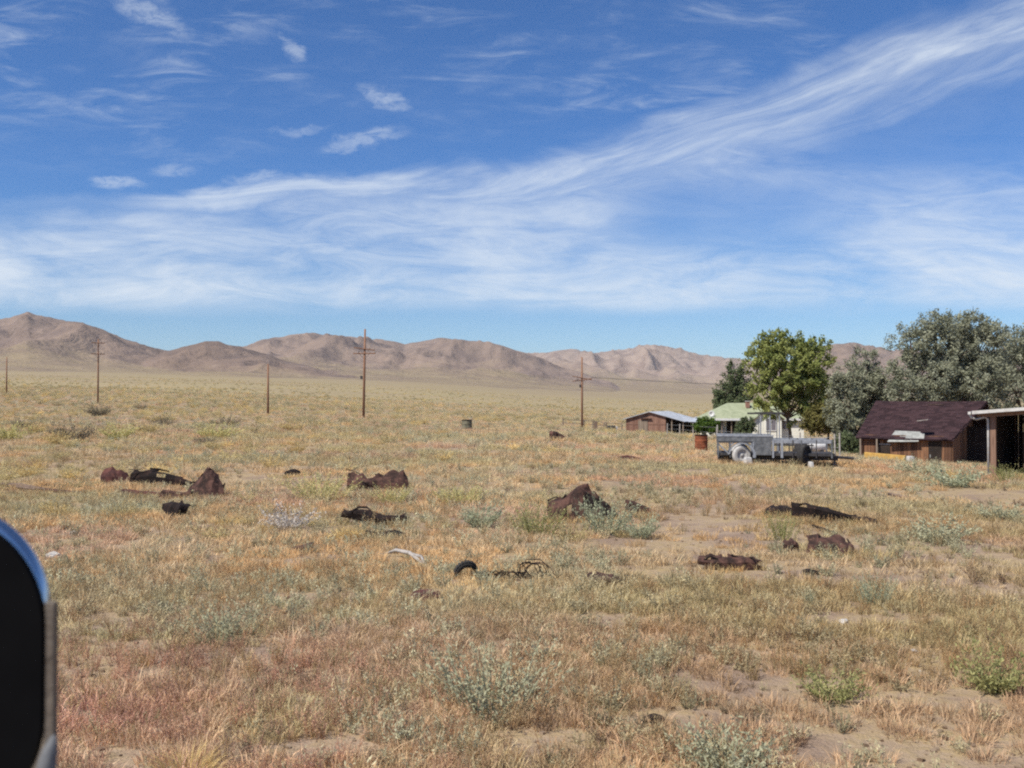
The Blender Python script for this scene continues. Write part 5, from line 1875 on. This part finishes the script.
loft('car_frame', 834, 524, [[(-38, 7, .1), (-20, 6, 0), (-2, 2, -.05), (20, 0, 0), (40, -2, .05)], [(-38, 19, .1), (-18, 16, -.04), (0, 12, -.08), (20, 6, -.02), (41, 1, .05)], [(-36, 19, .25), (-16, 17, .2), (0, 13, .16), (20, 8, .2), (41, 3, .2)], [(-34, 8, .35), (-14, 7, .3), (2, 5, .3), (20, 3, .3), (40, 0, .3)]],
     'rust_dark', 'long dark steel beam sloping down to the right', 'steel beam', crumple=.02, nu=24, seed=16)
loft('rusty_sheet', 832, 555, [[(-24, 2, .1), (-8, 0, -.15), (6, 0, -.2), (21, 0, 0)], [(-22, 10, .05), (-6, 11, -.1), (8, 10, -.15), (20, 8, 0)], [(-20, 17, .2), (-4, 18, .15), (8, 17, .1), (19, 12, .15)], [(-18, 13, .6), (-4, 14, .6), (8, 13, .6), (16, 8, .6)]],
     'rust', 'crumpled brown sheet below the long dark beam', crumple=.06, nu=20, seed=17)
loft('rusty_sheet', 790, 552, [[(-7, 0, 0), (0, 0, -.06), (7, 0, 0)], [(-7, 9, 0), (0, 9, -.05), (7, 8, 0)], [(-5, 11, .12), (1, 13, .1), (6, 10, .12)], [(-4, 6, .3), (1, 7, .3), (5, 5, .3)]], 'rust', 'small upright brown plate left of the crumpled brown sheet', crumple=.02, seed=18)
loft('rusty_sheet', 730, 569, [[(-29, 1, 0), (-12, -1, -.1), (8, -1, -.1), (28, 1, 0)], [(-30, 9, -.05), (-12, 8, -.1), (8, 9, -.1), (30, 6, 0)], [(-27, 13, .1), (-10, 13, .08), (5, 14, .08), (27, 9, .1)], [(-24, 9, .4), (-8, 9, .4), (8, 10, .4), (24, 5, .4)]],
     'rust', 'long low rusty slab lying alone on bare soil', crumple=.03, nu=22, seed=19)
loft('rusty_sheet', 603, 584, [[(-15, 1, 0), (0, -1, -.06), (16, -1, 0)], [(-15, 7, 0), (0, 6, -.04), (16, 6, 0)], [(-13, 10, .15), (0, 9, .15), (14, 7, .15)]], 'rust', 'flat brown plate right of the wire coil', crumple=.02, seed=20)
loft('rusty_sheet', 425, 600, [[(-15, 0, 0), (0, -1, -.08), (15, 0, 0)], [(-14, 4, .05), (0, 5, 0), (14, 4, .05)], [(-12, 4, .25), (0, 6, .25), (12, 4, .25)]], 'rust_red', 'thin reddish plate in the grass below the wire coil', crumple=.012, seed=21)
loft('rusty_sheet', 810, 575, [[(-9, 0, 0), (0, 0, -.04), (9, 0, 0)], [(-8, 3, 0), (0, 5, -.02), (8, 3, 0)], [(-6, 3, .12), (0, 5, .12), (6, 2, .12)]], 'rust_dark', 'tiny dark scrap on the dirt right of the long low slab', crumple=.01, seed=22)
loft('rusty_sheet', 653, 722, [[(-11, 0, 0), (0, 0, -.03), (11, 0, 0)], [(-10, 4, 0), (0, 7, -.02), (10, 5, 0)], [(-7, 4, .08), (0, 6, .08), (8, 4, .08)]], 'rust_dark', 'small dark scrap on soil near the bottom centre', crumple=.008, seed=23)
loft('rusty_sheet', 556, 440, [[(-6, 0, 0), (0, 0, -.2), (8, 0, 0)], [(-6, 7, 0), (0, 8, -.1), (8, 4, 0)], [(-4, 10, .4), (2, 6, .4), (8, 3, .4)]], 'rust', 'small rust heap on the far flat left of the barn', crumple=.06, seed=24)
loft('rusty_strap', 628, 461, [[(-10, 0, 0), (0, 0, -.1), (12, 0, 0)], [(-9, 3, 0), (0, 4, 0), (12, 2, 0)], [(-8, 2, .3), (0, 3, .3), (10, 1, .3)]], 'rust_red', 'low reddish strip in far grass left of the orange barrel', crumple=.03, seed=25)


def tubes(name, polylines, radii, mat, label, cat, group='rusty scrap lying in the scrub', n=7):
    """polylines of (px, row on ground, height m, depth offset m) through the scrub"""
    mb = MB()
    for pl, r in zip(polylines, radii):
        pts = []
        for px, row, h, dy in pl:
            p = on_ground(px, row)
            pts.append(p + Vector((0, dy, h)))
        mb.tube(pts, r, n)
    o = mb.build(name, mat, smooth=True)
    tag(o, label, cat, group)
    return o


tubes('fallen_branch', [[(386, 556, .04, 0), (396, 557, .10, 0), (410, 560, .10, 0), (423, 567, .05, 0)], [(410, 560, .09, 0), (421, 566, .12, .1), (428, 574, .02, .05), (432, 579, 0, 0)]], [[.012, .028, .032, .02], [.025, .022, .018, .012]],
      M['bleached'], 'bleached forked branch in the grass left of the tyre', 'branch', 'fallen wood in the scrub')
tubes('fallen_stick', [[(433, 571, .03, 0), (446, 572, .04, 0), (456, 571, .03, 0)]], [.018], M['old_log'], 'dark stick between the bleached branch and the tyre', 'stick', 'fallen wood in the scrub')
tubes('fallen_stick', [[(400, 733, .02, 0), (413, 741, .03, 0), (418, 745, .02, 0)]], [.010], M['old_log'], 'thin dark stick in the bottom centre foreground', 'stick', 'fallen wood in the scrub')
tubes('metal_rod', [[(812, 529, .06, 0), (836, 535, .03, 0)]], [.022], M['rust_dark'], 'thin dark rod lying just below the long beam', 'rod')
tubes('fallen_stick', [[(888, 497, .08, 0), (908, 500, .05, 0)]], [.035], M['old_log'], 'lone dark stick in grass right of the long beam', 'stick', 'fallen wood in the scrub')
tubes('fallen_log', [[(-20, 487, .08, 0), (20, 489, .10, 0), (48, 492, .06, 0)], [(18, 490, .08, 0), (36, 494, .12, 0)]], [[.05, .055, .03], [.04, .02]], M['old_log'], 'weathered log lying in grass at the left edge', 'log', 'fallen wood in the scrub')
tubes('fallen_log', [[(46, 492, .06, 0), (84, 495, .05, 0)]], [[.045, .03]], M['rust'], 'thin reddish log left of the leftmost scrap group', 'log', 'fallen wood in the scrub')


def tyre(px, row, r, label):
    p = on_ground(px, row)
    e = empty('old_tyre', p + Vector((0, 0, r * .48)), 0)
    tag(e, label, 'tyre', 'rusty scrap lying in the scrub')
    t = MB()
    w = r * .55
    t.lathe([(r * .56, -w * .42), (r * .80, -w * .5), (r * .95, -w * .40), (r, -w * .2), (r, w * .2), (r * .95, w * .40), (r * .80, w * .5), (r * .56, w * .42), (r * .60, 0), (r * .56, -w * .42)], 24, 'y')
    o = t.build('carcass', M['rubber'], e, smooth=True)
    k = MB()
    for i in range(22):
        a = 2 * math.pi * i / 22
        k.box((-.015, -w * .32, r - .006), (.015, w * .32, r + .012), Matrix.Rotation(a, 3, 'Y'))
    k.build('tread', M['rubber'], e)
    e.rotation_euler = (R(28), R(38), R(38))
    return e


tyre(466, 577, .15, 'half buried dark tyre leaning in the grass right of the branch')


def coil():
    p = on_ground(535, 580)
    e = empty('wire_coil', p)
    tag(e, 'loose coil of rusty wire hoops in the grass', 'wire coil', 'rusty scrap lying in the scrub')
    r = random.Random(4)
    mb = MB()
    for i in range(5):
        R0 = .11 + .07 * r.random()
        c = Vector((r.uniform(-.12, .08), r.uniform(-.05, .1), .10 + .05 * r.random()))
        tilt = Matrix.Rotation(r.uniform(.9, 1.7), 3, 'X') @ Matrix.Rotation(r.uniform(-.5, .5), 3, 'Z')
        R1 = R0 * r.uniform(.6, .95)
        pts = [c + (tilt @ Vector((R0 * math.cos(a * .32), R1 * math.sin(a * .32), a * .003))) + Vector((r.uniform(-.02, .02), r.uniform(-.02, .02), r.uniform(-.015, .015))) for a in range(21)]
        mb.tube(pts, .006, 5)
    mb.build('hoops', M['rust_dark'], e)
    q = MB()
    for i in range(6):
        pts = [Vector((-.12 - .09 * j + r.uniform(-.03, .03), r.uniform(-.06, .06), max(.02, .07 + .05 * math.sin(j * 1.9 + i)))) for j in range(8)]
        q.tube(pts, .007, 5)
    q.build('loose_tail', M['rust_dark'], e)
    big = MB()
    pts = [Vector((.05 + .21 * math.cos(t), .05, -.02 + .24 * math.sin(t))) for t in [math.pi * k / 16 for k in range(17)]]
    big.tube(pts, .006, 5)
    big.build('bent_hoop', M['rust'], e)


coil()


def rock(px, row, wpx, label, mat='pale_rock', seed=0):
    p = on_ground(px, row)
    s = p.y / 1000.0
    r = np.random.default_rng(seed + 600)
    import bmesh
    bm = bmesh.new()
    bmesh.ops.create_icosphere(bm, subdivisions=2, radius=1)
    for v in bm.verts:
        v.co *= 1 + (float(vnoise(v.co.x * 1.6 + seed, v.co.y * 1.6 + v.co.z)) - .5) * .7
        v.co.x *= wpx * s * .5
        v.co.y *= wpx * s * .4
        v.co.z *= wpx * s * .32
    me = bpy.data.meshes.new('rock')
    bm.to_mesh(me)
    bm.free()
    o = link('rock', me, M[mat], None, p + Vector((0, 0, wpx * s * .12)))
    tag(o, label, 'rock', 'pale stones on the ground')


rock(519, 603, 9, 'white stone on the soil below the wire coil', seed=1)
rock(55, 558, 14, 'flat pale stone right of the vehicle mirror top', seed=2)
rock(842, 622, 9, 'pale stone on soil below the tiny upright sagebrush', seed=3)
rock(622, 745, 6, 'small pale stone near the bottom centre', seed=4)
rock(913, 652, 7, 'pale stone in the right foreground soil', seed=5)
rock(352, 620, 7, 'pale stone in grass left of centre foreground', seed=6)
rock(75, 535, 10, 'long pale stone beyond the flat pale one at left', seed=7)


def grass_at_scrap():
    P = []
    for p, w in SCRAP:
        if w < .3:
            continue
        n = int(6 + 14 * w)
        a = np.stack([p.x + RNG.normal(0, .55, n) * (w + .12), p.y - .12 + RNG.normal(0, .22, n)], 1)
        P.append(a)
    P = np.vstack(P)
    x, y = P.T
    n = len(x)
    tint = blend((0.80, 0.55, 0.28), (0.62, 0.56, 0.34), RNG.random(n)) * (0.8 + .35 * RNG.random((n, 1)))
    sz = 0.6 + 0.7 * RNG.random(n)
    scatter('taller_dry_grass', C_grass, np.stack([x, y, ground_z(x, y) - .01], 1), np.stack([sz * .9, sz * .9, sz], 1), tint, 'taller dry grass grown up round the rusty scrap', 'grass')


grass_at_scrap()


# ------------------------------------------------------------------ the wing mirror of our own vehicle
def build_mirror():
    d = 0.80
    s = d / 1000.0
    root = empty('wing_mirror', (-.50, d, CZ - .30))
    tag(root, 'black vehicle wing mirror at the lower left edge', 'mirror')
    X = lambda px: (px - 512) * s + .50
    Z = lambda row: (YH - row) * s + .30

    def outline(x0, x1, z0, z1, rx, rz, n=14):
        pts = []
        for cx, cz, a0 in ((x1 - rx, z1 - rz, 0), (x0 + rx, z1 - rz, 90), (x0 + rx, z0 + rz, 180), (x1 - rx, z0 + rz, 270)):
            for i in range(n + 1):
                a = R(a0 + 90 * i / n)
                ca, sa = math.cos(a), math.sin(a)
                pts.append((cx + rx * ca, cz + rz * sa))
        return pts
    black = m_plain('black_mirror_shell', (0.0025, 0.0025, 0.003), (0.004, 0.004, 0.0045), 9, .75, 0, .06, 0.0)
    gloss, g, out = material('sky_sheen_metal')
    b = principled(g, out, (0.52, 0.56, 0.60), .2, 1.0, None, spec=.8)  # bright bluish metal carries the sky sheen of the black housing

    def shell(levels, mat, name, smooth=True, parent=root, caps=True):
        vs, fs = [], []
        n = None
        for (x0, x1, z0, z1, rx, rz, y) in levels:
            o = outline(x0, x1, z0, z1, rx, rz)
            n = len(o)
            vs += [(a, y, c) for a, c in o]
        for l in range(len(levels) - 1):
            for i in range(n):
                j = (i + 1) % n
                fs.append((l * n + i, l * n + n + i, l * n + n + j, l * n + j))
        if caps:
            fs.append(tuple(range(n)))
            fs.append(tuple(range(len(vs) - 1, len(vs) - n - 1, -1)))
        mb = MB()
        mb._add(vs, fs)
        return mb.build(name, mat, parent, smooth=smooth)
    x0, x1, z0, z1 = X(-230), X(48), Z(830), Z(507)
    R0x, R0z = .080, .0904
    shell([(x0 + .006, x1 - .0005, z0 + .006, z1 - .0075, R0x, R0z, -.006), (x0 + .006, x1 - .0002, z0 + .006, z1 - .007, R0x, R0z, .002)], black, 'inner_shell', False)
    lv = []
    for i in range(9):
        t = i / 8
        o = .0075 * (1 - math.sin(t * math.pi / 2))
        lv.append((x0 + o, x1 - o * .05, z0 + o, z1 - o, R0x, R0z, .001 + .010 * (1 - math.cos(t * math.pi / 2))))
    for q, y in ((.016, .024), (.034, .045), (.075, .09), (.13, .12), (.19, .14)):
        lv.append((x0 + q * .3, x1 - q, z0 + q * .4, z1 - q * .8, R0x * (1 - q * 2), R0z * (1 - q * 2), y))
    shell(lv, gloss, 'outer_shell')
    # grey edge of the mirror frame on its right side, facing backwards
    gm = m_plain('grey_mirror_edge', (0.115, 0.092, 0.072), (0.145, 0.12, 0.095), 9, .7)
    e = MB()
    e.box((X(48.2), -.004, Z(800)), (X(59.5), .002, Z(600)), bev=.0015)
    e.build('glass_frame', gm, root)
    bl = MB()
    bl.tube([(X(53), -.008, Z(800)), (X(54), -.008, Z(760)), (X(56), -.006, Z(746)), (X(58), -.002, Z(732))], [.0075, .0075, .006, .002], 12)
    bl.build('adjuster', M['trailer_grey'], root, smooth=True)
    MB().tube([(X(-120), .05, Z(825)), (X(-300), .02, Z(900)), (X(-480), -.05, Z(930))], .028, 12).build('arm', black, root, smooth=True)


build_mirror()
